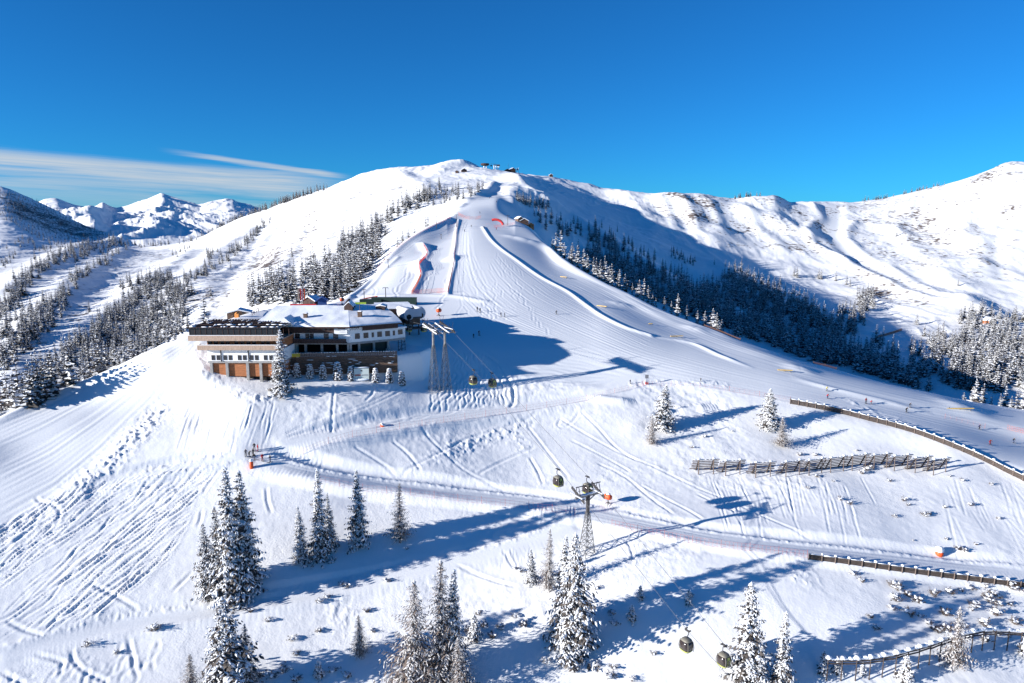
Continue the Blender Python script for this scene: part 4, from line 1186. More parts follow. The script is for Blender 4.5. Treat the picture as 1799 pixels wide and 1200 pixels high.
# all the smaller ones: one mass
def merged(cands, name, label):
    V, Fv, Mi, off = [], [], [], 0
    cache = {}
    for size, pos, h, assets, zone in cands:
        a = assets[R0.randrange(len(assets))]
        me = a[0]
        if me.name not in cache:
            co = np.empty(len(me.vertices) * 3, np.float32); me.vertices.foreach_get('co', co)
            lv = np.empty(len(me.loops), np.int32); me.loops.foreach_get('vertex_index', lv)
            ls = np.empty(len(me.polygons), np.int32); me.polygons.foreach_get('loop_start', ls)
            mi = np.empty(len(me.polygons), np.int32); me.polygons.foreach_get('material_index', mi)
            cache[me.name] = (co.reshape(-1, 3), lv, ls, mi)
        co, lv, ls, mi = cache[me.name]
        t = R0.uniform(0, 6.28); s = h / a[1]; w = s * R0.uniform(1.0, 1.4)
        c, sn = math.cos(t), math.sin(t)
        P = np.stack([(co[:, 0] * c - co[:, 1] * sn) * w + pos.x, (co[:, 0] * sn + co[:, 1] * c) * w + pos.y, co[:, 2] * s + pos.z - 0.3], 1)
        V.append(P); Fv.append((lv + off, ls, mi)); off += len(P)
    co = np.concatenate(V).astype(np.float32)
    me = bpy.data.meshes.new(name)
    me.vertices.add(len(co)); me.vertices.foreach_set('co', co.ravel())
    lv = np.concatenate([f[0] for f in Fv]).astype(np.int32)
    lo, acc = [], 0
    for f in Fv:
        lo.append(f[1] + acc); acc += len(f[0])
    ls = np.concatenate(lo).astype(np.int32)
    me.loops.add(len(lv)); me.loops.foreach_set('vertex_index', lv)
    me.polygons.add(len(ls)); me.polygons.foreach_set('loop_start', ls)
    me.polygons.foreach_set('material_index', np.concatenate([f[2] for f in Fv]).astype(np.int32))
    me.update(calc_edges=True)
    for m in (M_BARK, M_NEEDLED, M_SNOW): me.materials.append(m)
    o = bpy.data.objects.new(name, me); COL.objects.link(o)
    return tag(o, label, 'forest', None, 'stuff')
merged(CAND[N_THINGS:], 'distant_forest', 'distant snowy spruce woods on the valley sides and ridges')
print('TREES', len(CAND))
# ------------------------------------------------------------------ the mountain lodge
M_PLASTER = mat("white_plaster", (0.78, 0.78, 0.77), 0.8, noise=0.04, nscale=0.8)
M_WOODO = mat("larch_cladding", (0.36, 0.135, 0.055), 0.75, noise=0.28, nscale=1.3, stretch=(0.5, 0.5, 6.0))
M_WOODP = mat("weathered_boards", (0.43, 0.31, 0.235), 0.8, noise=0.22, nscale=1.6, stretch=(6.0, 6.0, 0.5))
M_WOODD = mat("dark_timber", (0.062, 0.036, 0.030), 0.75, noise=0.4, nscale=1.5, stretch=(5, 5, 0.6))
M_BROWN = mat("brown_timber", (0.135, 0.085, 0.06), 0.8, noise=0.35, nscale=1.5, stretch=(1, 1, 5))
M_CONC = mat("concrete", (0.30, 0.29, 0.28), 0.85, noise=0.15, nscale=1.5)
M_GLASS = mat("dark_window_glass", (0.018, 0.022, 0.028), 0.12, spec=0.6)
M_FRAME = mat("window_frame", (0.05, 0.035, 0.03), 0.6)
M_DARK = mat("dark_interior", (0.012, 0.013, 0.014), 0.9)  # near-black: the unlit depth of recesses and openings put into the colour
M_TERR = mat("terrace_glazing", (0.018, 0.018, 0.020), 0.25, spec=0.5)
M_STEEL = mat("galvanised_steel", (0.24, 0.23, 0.22), 0.5, metal=0.6, noise=0.2, nscale=2.0)
M_STEELD = mat("dark_steel", (0.07, 0.065, 0.065), 0.5, metal=0.4)
M_RSNOW = mat("roof_snow", (0.83, 0.845, 0.87), 0.65, spec=0.15, bump=0.05, nscale=0.7)
M_WHITE = mat("white_paint", (0.78, 0.78, 0.78), 0.5)
M_GREYT = mat("grey_lettering", (0.32, 0.32, 0.33), 0.7)
M_BLACK = mat("black_paint", (0.02, 0.02, 0.022), 0.6)

def wpx(u, v, dep):
    """world point at pixel (u, v) and depth dep metres along the view axis"""
    xx = (u - CX) / F_PX * dep; up = (CY - v) / F_PX * dep
    return Vector((xx, cP * dep + sP * up, CAMZ - sP * dep + cP * up))

LB = Vector((-60, 184, 45.4))
lodge = empty("mountain_lodge", LB, 0, 'long white and timber mountain lodge with a snow covered roof on the knoll', 'lodge')
def lp(name, mb, m, parent=None, smooth=False, label=None):
    o = mb.build(name, m, parent or lodge, smooth)
    if parent is None: o.location = -LB
    if label: o['label'] = label
    return o
def bx(mb, x0, x1, y0, y1, z0, z1, mi=0):
    mb.box(((x0+x1)/2, (y0+y1)/2, (z0+z1)/2), (x1-x0, y1-y0, z1-z0), mi)
def ux(u, dep): return (u - CX) / F_PX * dep
def window(x, y, z, w, h, cross=True, parent=None):
    f = MB()
    bx(f, x-w/2-.07, x+w/2+.07, y-.06, y+.04, z-h/2-.07, z-h/2)
    bx(f, x-w/2-.07, x+w/2+.07, y-.06, y+.04, z+h/2, z+h/2+.07)
    bx(f, x-w/2-.07, x-w/2, y-.058, y+.04, z-h/2, z+h/2)
    bx(f, x+w/2, x+w/2+.07, y-.058, y+.04, z-h/2, z+h/2)
    if cross: bx(f, x-.03, x+.03, y-.055, y+.03, z-h/2, z+h/2)
    fo = lp('window', f, M_FRAME)
    g = MB(); bx(g, x-w/2, x+w/2, y-.03, y+.02, z-h/2, z+h/2)
    g.build('pane', M_GLASS, fo)
DL = 178.5
# left wing
m = MB(); bx(m, -78.3, -59.80, 175.4, 187, 41.5, 45.2)
lp('wall', m, M_WOODO, label='orange brown boarded base storey of the left wing')
m = MB(); bx(m, -78.0, -60.00, 175.9, 187, 37.0, 41.5); lp('foundation_shade', m, M_DARK)  # inset foundation block, coloured near-black for the shaded gap under the boards
for u in (371.5, 399, 435, 458, 480):
    x = ux(u, DL); m = MB(); bx(m, x-.35, x+.35, 174.85, 175.4, 38.0, 45.2); lp('pillar', m, M_CONC)
m = MB(); bx(m, -79.2, -59.50, 174.7, 187.2, 45.2, 45.75); lp('plinth', m, M_CONC)
m = MB(); bx(m, -79.2, -59.40, 174.6, 187.2, 45.75, 48.9); lp('wall', m, M_PLASTER, label='white plastered storey of the left wing')
for u in (391, 439):
    x = ux(u, DL); m = MB(); m.bar((x, 174.5, 45.6), (x, 174.5, 48.9), .13, .13, 8); lp('downpipe', m, M_STEELD)
for u in (377, 386, 398, 407, 423, 432, 444, 453, 468.5, 478):
    window(ux(u, DL), 174.57, 46.65, 0.75, 1.15, False)
def boards(mb, x0, x1, y, z0, z1, t=0.07, w=0.32):
    n = max(1, int((x1 - x0) / w))
    for i in range(n):
        a = x0 + (x1 - x0) * i / n; b = x0 + (x1 - x0) * (i + 1) / n - 0.03
        bx(mb, a, b, y - t, y, z0 + R0.uniform(0, .02), z1 - R0.uniform(0, .02))
m = MB(); bx(m, -81.0, -59.50, 173.2, 175.2, 48.9, 49.15); boards(m, -81.0, -59.60, 173.2, 48.85, 50.15)
for i in range(7): bx(m, -81.07, -81.0, 173.2 + i*.33, 173.5 + i*.33, 48.9, 50.15)
lp('balcony', m, M_WOODP)
m = MB(); bx(m, -81.0, -59.70, 173.12, 173.3, 50.16, 50.28); lp('balcony_snow', m, M_RSNOW)
m = MB(); bx(m, -79.3, -59.50, 175.2, 187.0, 49.15, 51.45); lp('wall', m, M_WOODO, label='wooden storey behind the left wing balcony')
for u in (374, 384.5, 396, 405, 420.5, 430.5, 441, 451, 466.5, 475.5):
    window(ux(u, DL + 1), 175.16, 50.55, 0.8, 1.2, False)
m = MB(); bx(m, -83.0, -59.40, 172.7, 187.2, 51.45, 51.7); boards(m, -83.0, -59.50, 172.7, 51.35, 52.75)
for i in range(44): bx(m, -83.07, -83.0, 172.75 + i*.33, 173.05 + i*.33, 51.4, 52.7)
lp('terrace_parapet', m, M_WOODP)
m = MB(); bx(m, -83.0, -59.50, 172.6, 172.85, 52.76, 52.86); lp('parapet_snow', m, M_RSNOW)
# glazed terrace with a slatted roof
m = MB(); bx(m, -82.8, -59.80, 173.3, 173.4, 52.75, 54.45); bx(m, -82.8, -82.7, 173.4, 187, 52.75, 54.45); lp('terrace_glazing', m, M_TERR)
m = MB()
for i in range(19): x = -82.8 + i * 1.42; bx(m, x-.05, x+.05, 173.2, 173.3, 52.75, 54.45)
lp('mullion', m, M_WOODD)
m = MB(); bx(m, -83.2, -59.60, 172.9, 189.0, 54.45, 54.6); lp('terrace_roof', m, M_TERR, label='dark slatted terrace roof streaked with snow')
m = MB()
for i in range(30):
    x = -83.1 + i * 0.78; bx(m, x-.07, x+.07, 172.9, 189.0, 54.6, 54.8)
for y in (173, 178, 183, 188.9): bx(m, -83.2, -59.60, y-.1, y+.1, 54.8, 54.9)
lp('slats', m, M_WOODD)
m = MB(); rs = random.Random(5)
for row_y, dn in ((173.4, .75), (177.6, .6)):
    x = -82.9
    while x < -60.10:
        w = rs.uniform(.5, 2.4)
        if rs.random() < dn: m.blob((x + w/2, row_y + rs.uniform(-.3, .3), 54.9), (w*.6, rs.uniform(.3, .7), rs.uniform(.08, .18)), 0, .12, 1, rs.randrange(999))
        x += w
for i in range(30):
    x = -82.8 + i * .88
    if rs.random() < .7: m.box((x, 173.4 + rs.uniform(2, 14), 54.83), (.16, rs.uniform(1.5, 4), .14))
lp('terrace_snow', m, M_RSNOW, smooth=True)['kind'] = 'stuff'
# main block
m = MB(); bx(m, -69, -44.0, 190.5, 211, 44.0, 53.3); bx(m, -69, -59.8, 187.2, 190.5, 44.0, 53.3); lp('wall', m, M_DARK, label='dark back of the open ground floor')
m = MB(); bx(m, -62.0, -44.2, 184.0, 190.5, 49.0, 51.7); lp('wall', m, M_PLASTER, label='white plastered storey of the middle block')
m = MB(); bx(m, -62.0, -44.2, 183.9, 190.5, 48.55, 49.0); lp('floor_beam', m, M_CONC)
for u in (517, 537, 565.5, 592.5, 612):
    x = ux(u, 187); m = MB(); bx(m, x-.28, x+.28, 184.0, 184.6, 45.0, 48.55); lp('pillar', m, M_CONC)
m = MB(); bx(m, -62, -45.0, 182.9, 184.0, 49.0, 49.15); boards(m, -62, -45.0, 182.9, 49.0, 50.25, w=.3); lp('balcony', m, M_WOODD, label='dark timber balcony of the middle block')
for u, w in ((503, .9), (524, 1.2), (541.5, .9), (549, .9), (574.5, 1.2), (581.5, .01), (591, 1.2), (598, .01)):
    if w > .1: window(ux(u, 187), 183.96, 50.85, w, 1.2)
m = MB(); bx(m, -62.0, -48.4, 183.6, 190.5, 51.7, 53.6); lp('wall', m, M_WOODD, label='dark timber attic storey of the middle block')
m = MB(); bx(m, -48.4, -44.3, 183.8, 190.5, 51.7, 53.6); lp('wall', m, M_PLASTER, label='white attic wall beside the corner')
for u in (544.5, 551.5, 571.5, 579.5): window(ux(u, 187), 183.56, 52.9, .65, .8, False)
window(ux(602, 187), 183.76, 53.1, 1.8, .7, False)
sg = MB(); bx(sg, ux(589.5, 187), ux(612, 187), 183.4, 183.55, 51.5, 52.75)
sign = lp('signboard', sg, M_WHITE, label='white signboard with two rows of small grey lettering')
tl = MB(); rs = random.Random(9)
for z, xa, xb in ((52.35, -48.1, -45.4), (51.95, -46.8, -45.3)):
    x = xa
    while x < xb:
        w = rs.uniform(.05, .12); bx(tl, x, x + w, 183.37, 183.4, z, z + rs.uniform(.10, .2)); x += w + rs.uniform(.03, .09)
tl.build('lettering', M_GREYT, sign)
# right block, turned away
RO = Vector((-44.6, 184.0, 0)); RA = math.atan2(9, 14.2)
rd = Vector((math.cos(RA), math.sin(RA), 0)); rn = Vector((-math.sin(RA), math.cos(RA), 0))
def rp(s, t, z): return RO + rd * s + rn * t + Vector((0, 0, z))
def rbx(mb, s0, s1, t0, t1, z0, z1):
    mb.box(rp((s0+s1)/2, (t0+t1)/2, (z0+z1)/2), (s1-s0, t1-t0, z1-z0), 0, RA)
def s_of(u):         # facade position seen at pixel u
    k = (u - CX) / F_PX
    y0 = cP; # depth of a point at height ~50: cP*y + sP*30
    a = RO.x - k * (cP * RO.y + sP * 30); b = k * cP * rd.y - rd.x
    return a / b
m = MB(); rbx(m, 0, 14.4, 0, 6, 49.0, 52.05); lp('wall', m, M_PLASTER, label='white plastered storey of the right wing')
m = MB(); rbx(m, 0, 16.7, -.05, 6, 48.4, 49.0); lp('floor_beam', m, M_CONC)
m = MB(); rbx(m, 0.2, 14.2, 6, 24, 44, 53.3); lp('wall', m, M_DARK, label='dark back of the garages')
for u in (616, 631, 657, 682):
    s = s_of(u); m = MB(); rbx(m, s-.28, s+.28, 0.05, .6, 44.8, 48.4); lp('pillar', m, M_CONC)
for u0, u1 in ((633.5, 655), (659, 680)):
    m = MB(); rbx(m, s_of(u0), s_of(u1), 1.2, 1.35, 45.2, 48.2); lp('garage_door', m, mat("green_garage_door", (0.02, 0.035, 0.032), .6))
m = MB(); rbx(m, s_of(637), 14.4, -.35, 5.5, 52.05, 53.7); lp('wall', m, M_WOODD, label='dark timber attic storey of the right wing')
m = MB(); rbx(m, 0, s_of(637), 0.02, 5.5, 52.05, 53.7); lp('wall', m, M_PLASTER, label='white attic wall carrying dark script lettering')
def rwindow(u, w, h, z=50.6):
    s = s_of(u); f = MB()
    rbx(f, s-w/2-.07, s+w/2+.07, -.06, .05, z-h/2-.07, z-h/2); rbx(f, s-w/2-.07, s+w/2+.07, -.06, .05, z+h/2, z+h/2+.07)
    rbx(f, s-w/2-.07, s-w/2, -.058, .05, z-h/2, z+h/2); rbx(f, s+w/2, s+w/2+.07, -.058, .05, z-h/2, z+h/2)
    if w > .8: rbx(f, s-.03, s+.03, -.055, .03, z-h/2, z+h/2)
    fo = lp('window', f, M_FRAME); g = MB(); rbx(g, s-w/2, s+w/2, -.03, .02, z-h/2, z+h/2); g.build('pane', M_GLASS, fo)
for u, w in ((628, 1.25), (643, 1.25), (655, .5), (667, 1.2), (681, 1.25), (692, .5)): rwindow(u, w, 1.35 if w > 1 else 1.2)
rwindow(625, 2.0, .6, 53.2)
m = MB(); p = None; rs = random.Random(12)       # the flowing script on the attic wall
s = s_of(614.5)
while s < s_of(634):
    q = rp(s, -.03, 52.55 + .16 * math.sin(s * 9) + rs.uniform(-.06, .06))
    if p: m.bar(p, q, .035, .035, 4)
    p = q; s += .09
lp('lettering', m, M_STEELD)
m = MB(); rbx(m, 14.4, 16.8, 0.3, 7, 49.0, 51.8); an = lp('annex', m, M_PLASTER)
f = MB(); rbx(f, s_of(704)-.7, s_of(704)+.7, .22, .3, 50, 51.4); f.build('window', M_GLASS, an)
m = MB(); rbx(m, 14.2, 17.2, -.1, 7.4, 51.8, 52.2); lp('annex_snow', m, M_RSNOW)
m = MB()
for s in (14.6, 15.6, 16.6): m.bar(rp(s, .2, 44.8), rp(s, .2, 48.4), .1)
for z in (45.6, 46.6, 47.6): m.bar(rp(14.4, .2, z), rp(16.8, .2, z + .4), .06)
m.bar(rp(14.5, .2, 45), rp(16.7, .2, 48.3), .07); lp('support_frame', m, M_STEELD)
# roof with its snow
def panel(mb, a, b, c, d, n, k, thick, seed, mi=0, amp=.12):
    """a-b eave, d-c ridge"""
    a, b, c, d = map(Vector, (a, b, c, d)); top = []
    for i in range(n + 1):
        for j in range(k + 1):
            s, t = i / n, j / k
            p = a.lerp(b, s).lerp(d.lerp(c, s), t)
            nz = float(fbm(np.array([p.x]), np.array([p.y]), 5.0, 3, seed)[0])
            edge = min(1, (min(j + .35, 3) / 3) ** .5)
            top.append(p + Vector((0, 0, thick * edge * (1 + amp * 6 * nz))))
    bot = [p for p in (a.lerp(b, i / n) for i in range(n + 1))]
    o = len(top)
    fs = [(i*(k+1)+j, (i+1)*(k+1)+j, (i+1)*(k+1)+j+1, i*(k+1)+j+1) for i in range(n) for j in range(k)]
    mb.poly(top + bot, fs + [(o+i, o+i+1, (i+1)*(k+1), i*(k+1)) for i in range(n)], mi)
ZE, ZR = 53.55, 57.3
rB = [(-70.2, 182.6), (-43.9, 182.6), (-47.5, 197.0), (-68.2, 197.0)]
e0 = rp(-0.3, -1.4, 0); e1 = rp(15.2, -1.4, 0); r0 = Vector((-47.5, 197, 0)); r1 = rp(15.0, 12.5, 0); k0 = Vector((-50, 211.4, 0)); k1 = rp(15.0, 26, 0)
def V3(p, z): return (p[0], p[1], z)
m = MB()
m.poly([V3(rB[0], ZE), V3(rB[1], ZE), V3(rB[2], ZR), V3(rB[3], ZR), (-70.2, 211.4, ZE), V3(k0, ZE)], [(0,1,2,3), (3,2,5,4)])
m.poly([V3(e0, ZE), V3(e1, ZE), V3(r1, ZR), V3(r0, ZR), V3(k1, ZE), V3(k0, ZE)], [(0,1,2,3), (3,2,4,5)])
m.poly([V3(rB[0], ZE), V3(rB[3], ZR), (-70.2, 211.4, ZE)], [(0,1,2)])
m.poly([V3(e1, ZE), V3(r1, ZR), V3(k1, ZE)], [(0,1,2)])
for (a, b) in ((rB[0], rB[1]), (e0, e1)):
    a = Vector((a[0], a[1], ZE)); b = Vector((b[0], b[1], ZE)); q = (b - a); n_ = Vector((q.y, -q.x, 0)).normalized()
    m.poly([a + n_*.1 + Vector((0,0,-.35)), b + n_*.1 + Vector((0,0,-.35)), b + n_*.1 + Vector((0,0,.02)), a + n_*.1 + Vector((0,0,.02))], [(0,1,2,3)])
roof = lp('roof', m, M_WOODD)
m = MB()
panel(m, V3(rB[0], ZE+.02), V3(rB[1], ZE+.02), V3(rB[2], ZR+.02), V3(rB[3], ZR+.02), 40, 18, .42, 41)
panel(m, V3(e0, ZE+.02), V3(e1, ZE+.02), V3(r1, ZR+.02), V3(r0, ZR+.02), 26, 18, .42, 41)
panel(m, (-50, 211.4, ZE+.02), (-70.2, 211.4, ZE+.02), V3(rB[3], ZR+.02), V3(rB[2], ZR+.02), 20, 8, .42, 41)
panel(m, V3(k1, ZE+.02), V3(k0, ZE+.02), V3(r0, ZR+.02), V3(r1, ZR+.02), 20, 8, .42, 41)
m.build('roof_snow', M_RSNOW, roof, True)
def on_roof(u, v, zadd=0):
    """a point of the front roof under pixel (u, v)"""
    for k in range(400):
        dep = 183 + k * .08; p = wpx(u, v, dep)
        t = (p.y - 182.6) / 14.4
        if u > 613:
            t = ((p - RO).dot(rn) + 1.4) / 13.9
        if t > 0 and p.z <= ZE + .5 + t * (ZR - ZE): return p
    return wpx(u, v, 192)
for u, v, w, h in ((536.5, 558, 1.0, 1.3), (632, 556, 1.1, 1.5)):
    p = on_roof(u, v); c = MB(); c.box(p + Vector((0, .3, h/2 - .3)), (w, w, h)); c.box(p + Vector((0, .3, h - .25)), (w + .25, w + .25, .14)); c.box(p + Vector((0, .3, h - .02)), (w*.9, w*.9, .3), 1)
    if u > 600: c.bar(p + Vector((0, .3, h)), p + Vector((0, .3, h + 2.4)), .06)
    c.build('chimney', [M_BROWN, M_RSNOW], roof)
for u, v, w in ((612, 544, 2.4), (668, 544, 2.6)):
    p = on_roof(u, v); c = MB()
    c.poly([p + Vector(q) for q in ((-w/2, 0, -.3), (w/2, 0, -.3), (w/2, 0, .9), (0, 0, 2.0 if u < 640 else 1.1), (-w/2, 0, .9), (-w/2, 4, -.3), (w/2, 4, -.3), (w/2, 4, .9), (0, 4, 2.0 if u < 640 else 1.1), (-w/2, 4, .9))],
           [(0,1,2,3,4), (5,9,8,7,6), (0,5,6,1), (1,6,7,2), (2,7,8,3), (3,8,9,4), (4,9,5,0)])
    d_ = c.build('dormer', M_WOODD, roof)
    sn = MB(); hh = 2.0 if u < 640 else 1.1
    sn.poly([p + Vector(q) for q in ((-w/2-.3, .2, .95), (0, .2, hh+.35), (w/2+.3, .2, .95), (-w/2-.3, 4, .95), (0, 4, hh+.35), (w/2+.3, 4, .95), (-w/2-.3, .2, .7), (0, .2, hh+.02), (w/2+.3, .2, .7))],
            [(0,1,4,3), (1,2,5,4), (6,7,1,0), (7,8,2,1)])
    sn.build('snow_cap', M_RSNOW, d_)
p = on_roof(503, 571); c = MB(); w = 4.2
c.poly([p + Vector(q) for q in ((-w/2, -.3, -.1), (w/2, -.3, -.1), (-.5, -.1, 2.0), (-w/2+.4, 5, .2), (w/2, 5, .4), (-.5, 5.5, 2.2))], [(0,1,2), (1,4,5,2), (0,2,5,3)])
c.build('snow_gable', M_RSNOW, roof, False)

# ------------------------------------------------------------------ the gondola lift
M_LIME = mat("lime_paint", (0.40, 0.42, 0.11), 0.4)
M_CABIN = mat("tinted_cabin_glass", (0.035, 0.026, 0.024), 0.15, spec=0.6)
M_CABF = mat("cabin_frame", (0.20, 0.185, 0.15), 0.45)
M_ROPE = mat("steel_rope", (0.16, 0.16, 0.17), 0.5, metal=0.4)
M_ORANGE = mat("orange_red_paint", (0.75, 0.10, 0.025), 0.5)
M_RED = mat("red_paint", (0.55, 0.03, 0.03), 0.5)

P2 = hit(1031, 972); P1 = hit(773, 686)
rope_d = Vector((P2.x - P1.x, P2.y - P1.y, 0)).normalized()
perp = Vector((-rope_d.y, rope_d.x, 0))
if perp.x < 0: perp = -perp
RZ = math.atan2(rope_d.y, rope_d.x)
SP = 2.45
def plan_at_u(side, u, zrel):
    """where the rope's vertical plane is met by the view through column u"""
    o = Vector((P1.x, P1.y, 0)) + perp * (SP * side)
    k = (u - CX) / F_PX
    t = (k * (cP * o.y - sP * zrel) - o.x) / (rope_d.x - k * cP * rope_d.y)
    return o + rope_d * t
def rope_pt(side, u, v):
    zr = -40.0
    for _ in range(12):
        q = plan_at_u(side, u, zr)
        zr = top_z(q.y, v) - CAMZ
    return Vector((q.x, q.y, zr + CAMZ))

def lattice(mb, base, top, w0, w1, n, r, rz):
    """a four legged lattice mast"""
    c, s = math.cos(rz), math.sin(rz)
    def ring(f):
        p = base.lerp(top, f); w = w0 + (w1 - w0) * f
        return [p + Vector((sx * w / 2 * c - sy * w / 2 * s, sx * w / 2 * s + sy * w / 2 * c, 0)) for sx, sy in ((-1,-1),(1,-1),(1,1),(-1,1))]
    prev = ring(0)
    for k in range(1, n + 1):
        f = 1 - (1 - k / n) ** 1.15
        cur = ring(f)
        for i in range(4):
            mb.bar(prev[i], cur[i], r, r, 4)
            mb.bar(prev[i], cur[(i + 1) % 4], r * .55, r * .55, 4)
            mb.bar(prev[(i + 1) % 4], cur[i], r * .55, r * .55, 4)
            mb.bar(cur[i], cur[(i + 1) % 4], r * .55, r * .55, 4)
        prev = cur

def sheaves(parent, loc, z, length, slope, n):
    """a row of rope wheels with its snow topped beam"""
    m = MB()
    a = loc + rope_d * (-length / 2) + Vector((0, 0, z + slope * length / 2)); b = loc + rope_d * (length / 2) + Vector((0, 0, z - slope * length / 2))
    m.bar(a, b, .13, .13, 4)
    for i in range(n):
        q = a.lerp(b, (i + .5) / n) + Vector((0, 0, .28))
        m.bar(q - perp * .09, q + perp * .09, .26, .26, 10)
        m.bar(q, q - Vector((0, 0, .3)), .05, .05, 4)
    o = m.build('sheave_train', M_STEELD, parent)
    s = MB(); s.box((a + b) / 2 - perp * .32 + Vector((0, 0, -.02)), (length, .34, .08), 0, RZ)
    w = s.build('walkway', M_STEEL, o)
    t = MB(); t.box((a + b) / 2 - perp * .32 + Vector((0, 0, .06)), (length * .92, .3, .1), 0, RZ); t.build('snow', M_RSNOW, w)
    return o

# nearer tower: one lattice mast, tubular upper part, crossarm
T2h = top_z(P2.y, 868) - P2.z
tw2 = empty("lift_tower", P2, 0, 'single lattice lift tower with a crossarm beside the lower road', 'lift tower', 'gondola lift towers')
m = MB(); lattice(m, Vector((0, 0, -.8)), Vector((0, 0, T2h * .70)), 2.5, .62, 8, .085, RZ); m.build('lattice_mast', M_STEEL, tw2)
m = MB(); m.bar((0, 0, T2h * .66), (0, 0, T2h - .3), .36, .46, 8); m.build('mast_tube', M_STEELD, tw2)
m = MB()
m.box((0, 0, T2h - .2), (.5, 2 * SP + 1.2, .42), 0, RZ)
for sd in (-1, 1):
    m.bar(Vector((0, 0, T2h - 1.5)), perp * (sd * SP * .8) + Vector((0, 0, T2h - .35)), .12, .1, 4)
m.build('crossarm', M_STEEL, tw2)
m = MB()
for sd in (-1, 1):
    for f in (-.9, .9):
        m.bar(perp * (sd * SP) + rope_d * f + Vector((0, 0, T2h)), perp * (sd * SP) + rope_d * f * .3 + Vector((0, 0, T2h + 1.9)), .07, .07, 4)
m.bar(perp * (-SP - .5) + Vector((0, 0, T2h + 1.9)), perp * (SP + .6) + Vector((0, 0, T2h + 1.9)), .1, .1, 4)
m.bar(perp * (-SP) + Vector((0, 0, T2h + 1.0)), perp * SP + Vector((0, 0, T2h + 1.0)), .04, .04, 4)
m.build('gantry', M_STEELD, tw2)
m = MB(); m.box((0, 0, T2h + .06), (.7, 2 * SP + .8, .1), 0, RZ); m.build('platform_snow', M_RSNOW, tw2)
for sd in (-1, 1): sheaves(tw2, perp * (sd * SP), T2h + .15, 4.2, .42, 8)

# farther tower below the station: two lattice masts and a wide head
tw1 = empty("lift_tower", P1, 0, 'twin legged lattice lift tower with a snowy head beside the lodge', 'lift tower', 'gondola lift towers')
T1h = top_z(P1.y, 577) - P1.z
for sd in (-1, 1):
    m = MB(); off = perp * (sd * 1.75)
    lattice(m, off + Vector((0, 0, -1.2)), off + Vector((0, 0, T1h * .74)), 2.7, .6, 8, .075, RZ)
    m.build('lattice_mast', M_STEEL, tw1)
    m = MB(); m.bar(off + Vector((0, 0, T1h * .70)), off + Vector((0, 0, T1h - .2)), .32, .32, 8); m.build('mast_tube', M_STEEL, tw1)
m = MB()
for f in (-3.6, -1.2, 1.2, 3.6):
    m.box(rope_d * f + Vector((0, 0, T1h - .1 - f * .18)), (.34, 2 * SP + 1.4, .3), 0, RZ)
for sd in (-1.0, -.35, .35, 1.0):
    m.bar(perp * (sd * (SP + .3)) + rope_d * -4.6 + Vector((0, 0, T1h + .75)), perp * (sd * (SP + .3)) + rope_d * 4.6 + Vector((0, 0, T1h - .9)), .13, .13, 4)
m.build('head_frame', M_STEEL, tw1)
m = MB()
for sd in (-1, 1):
    for f in (-3.2, 2.8):
        b = perp * (sd * SP) + rope_d * f + Vector((0, 0, T1h - f * .18))
        m.bar(b, b + perp * (.5 * sd) + Vector((0, 0, 2.3)), .06, .05, 4); m.bar(b, b - perp * (.7 * sd) + Vector((0, 0, 2.0)), .06, .05, 4)
m.build('rope_catcher_horn', M_STEELD, tw1)
m = MB()
for sd in (-1.0, -.35, .35, 1.0):
    m.bar(perp * (sd * (SP + .3)) + rope_d * -4.5 + Vector((0, 0, T1h + .9)), perp * (sd * (SP + .3)) + rope_d * 4.5 + Vector((0, 0, T1h - .75)), .14, .14, 5)
m.build('head_snow', M_RSNOW, tw1)
for sd in (-1, 1): sheaves(tw1, perp * (sd * SP), T1h + .1, 9.4, .18, 14)

# ropes through the cabins' grips
ST = plan_at_u(-1, 722, -27); ST.z = 52.8
ropes = []
for sd, pix in ((-1, [(831, 650), (981, 824)]), (1, [(865, 655), (1033, 837)])):
    q0 = Vector((P1.x, P1.y, 0)) - rope_d * 34 + perp * (sd * SP); q0.z = 53.0
    pts = [q0, Vector((P1.x, P1.y, P1.z + T1h + .65)) + perp * (sd * SP)]
    pts += [rope_pt(sd, u, v) for u, v in pix[:1]]
    pts += [rope_pt(sd, *pix[1])]
    pts += [Vector((P2.x, P2.y, P2.z + T2h + .7)) + perp * (sd * SP)]
    pts.sort(key=lambda p: (p - q0).dot(rope_d))
    gp = rope_pt(sd, 1207 if sd < 0 else 1273, 1107 if sd < 0 else 1133)
    pts.append(gp)
    e = gp + (gp - pts[-2]).normalized() * 60; e.z = gp.z + (gp.z - pts[-2].z) / max((gp - pts[-2]).length, 1) * 45
    pts.append(e)
    sm = [Vector(p) for p in pts]
    m = MB(); m.tube([p - pts[1] for p in sm], .035, 5)
    o = m.build('cable', M_ROPE); o.location = pts[1]
    tag(o, 'left hand lift cable running from the station over both towers' if sd < 0 else 'right hand lift cable running from the station over both towers', 'cable', 'gondola lift cables')
    ropes.append((sd, pts))

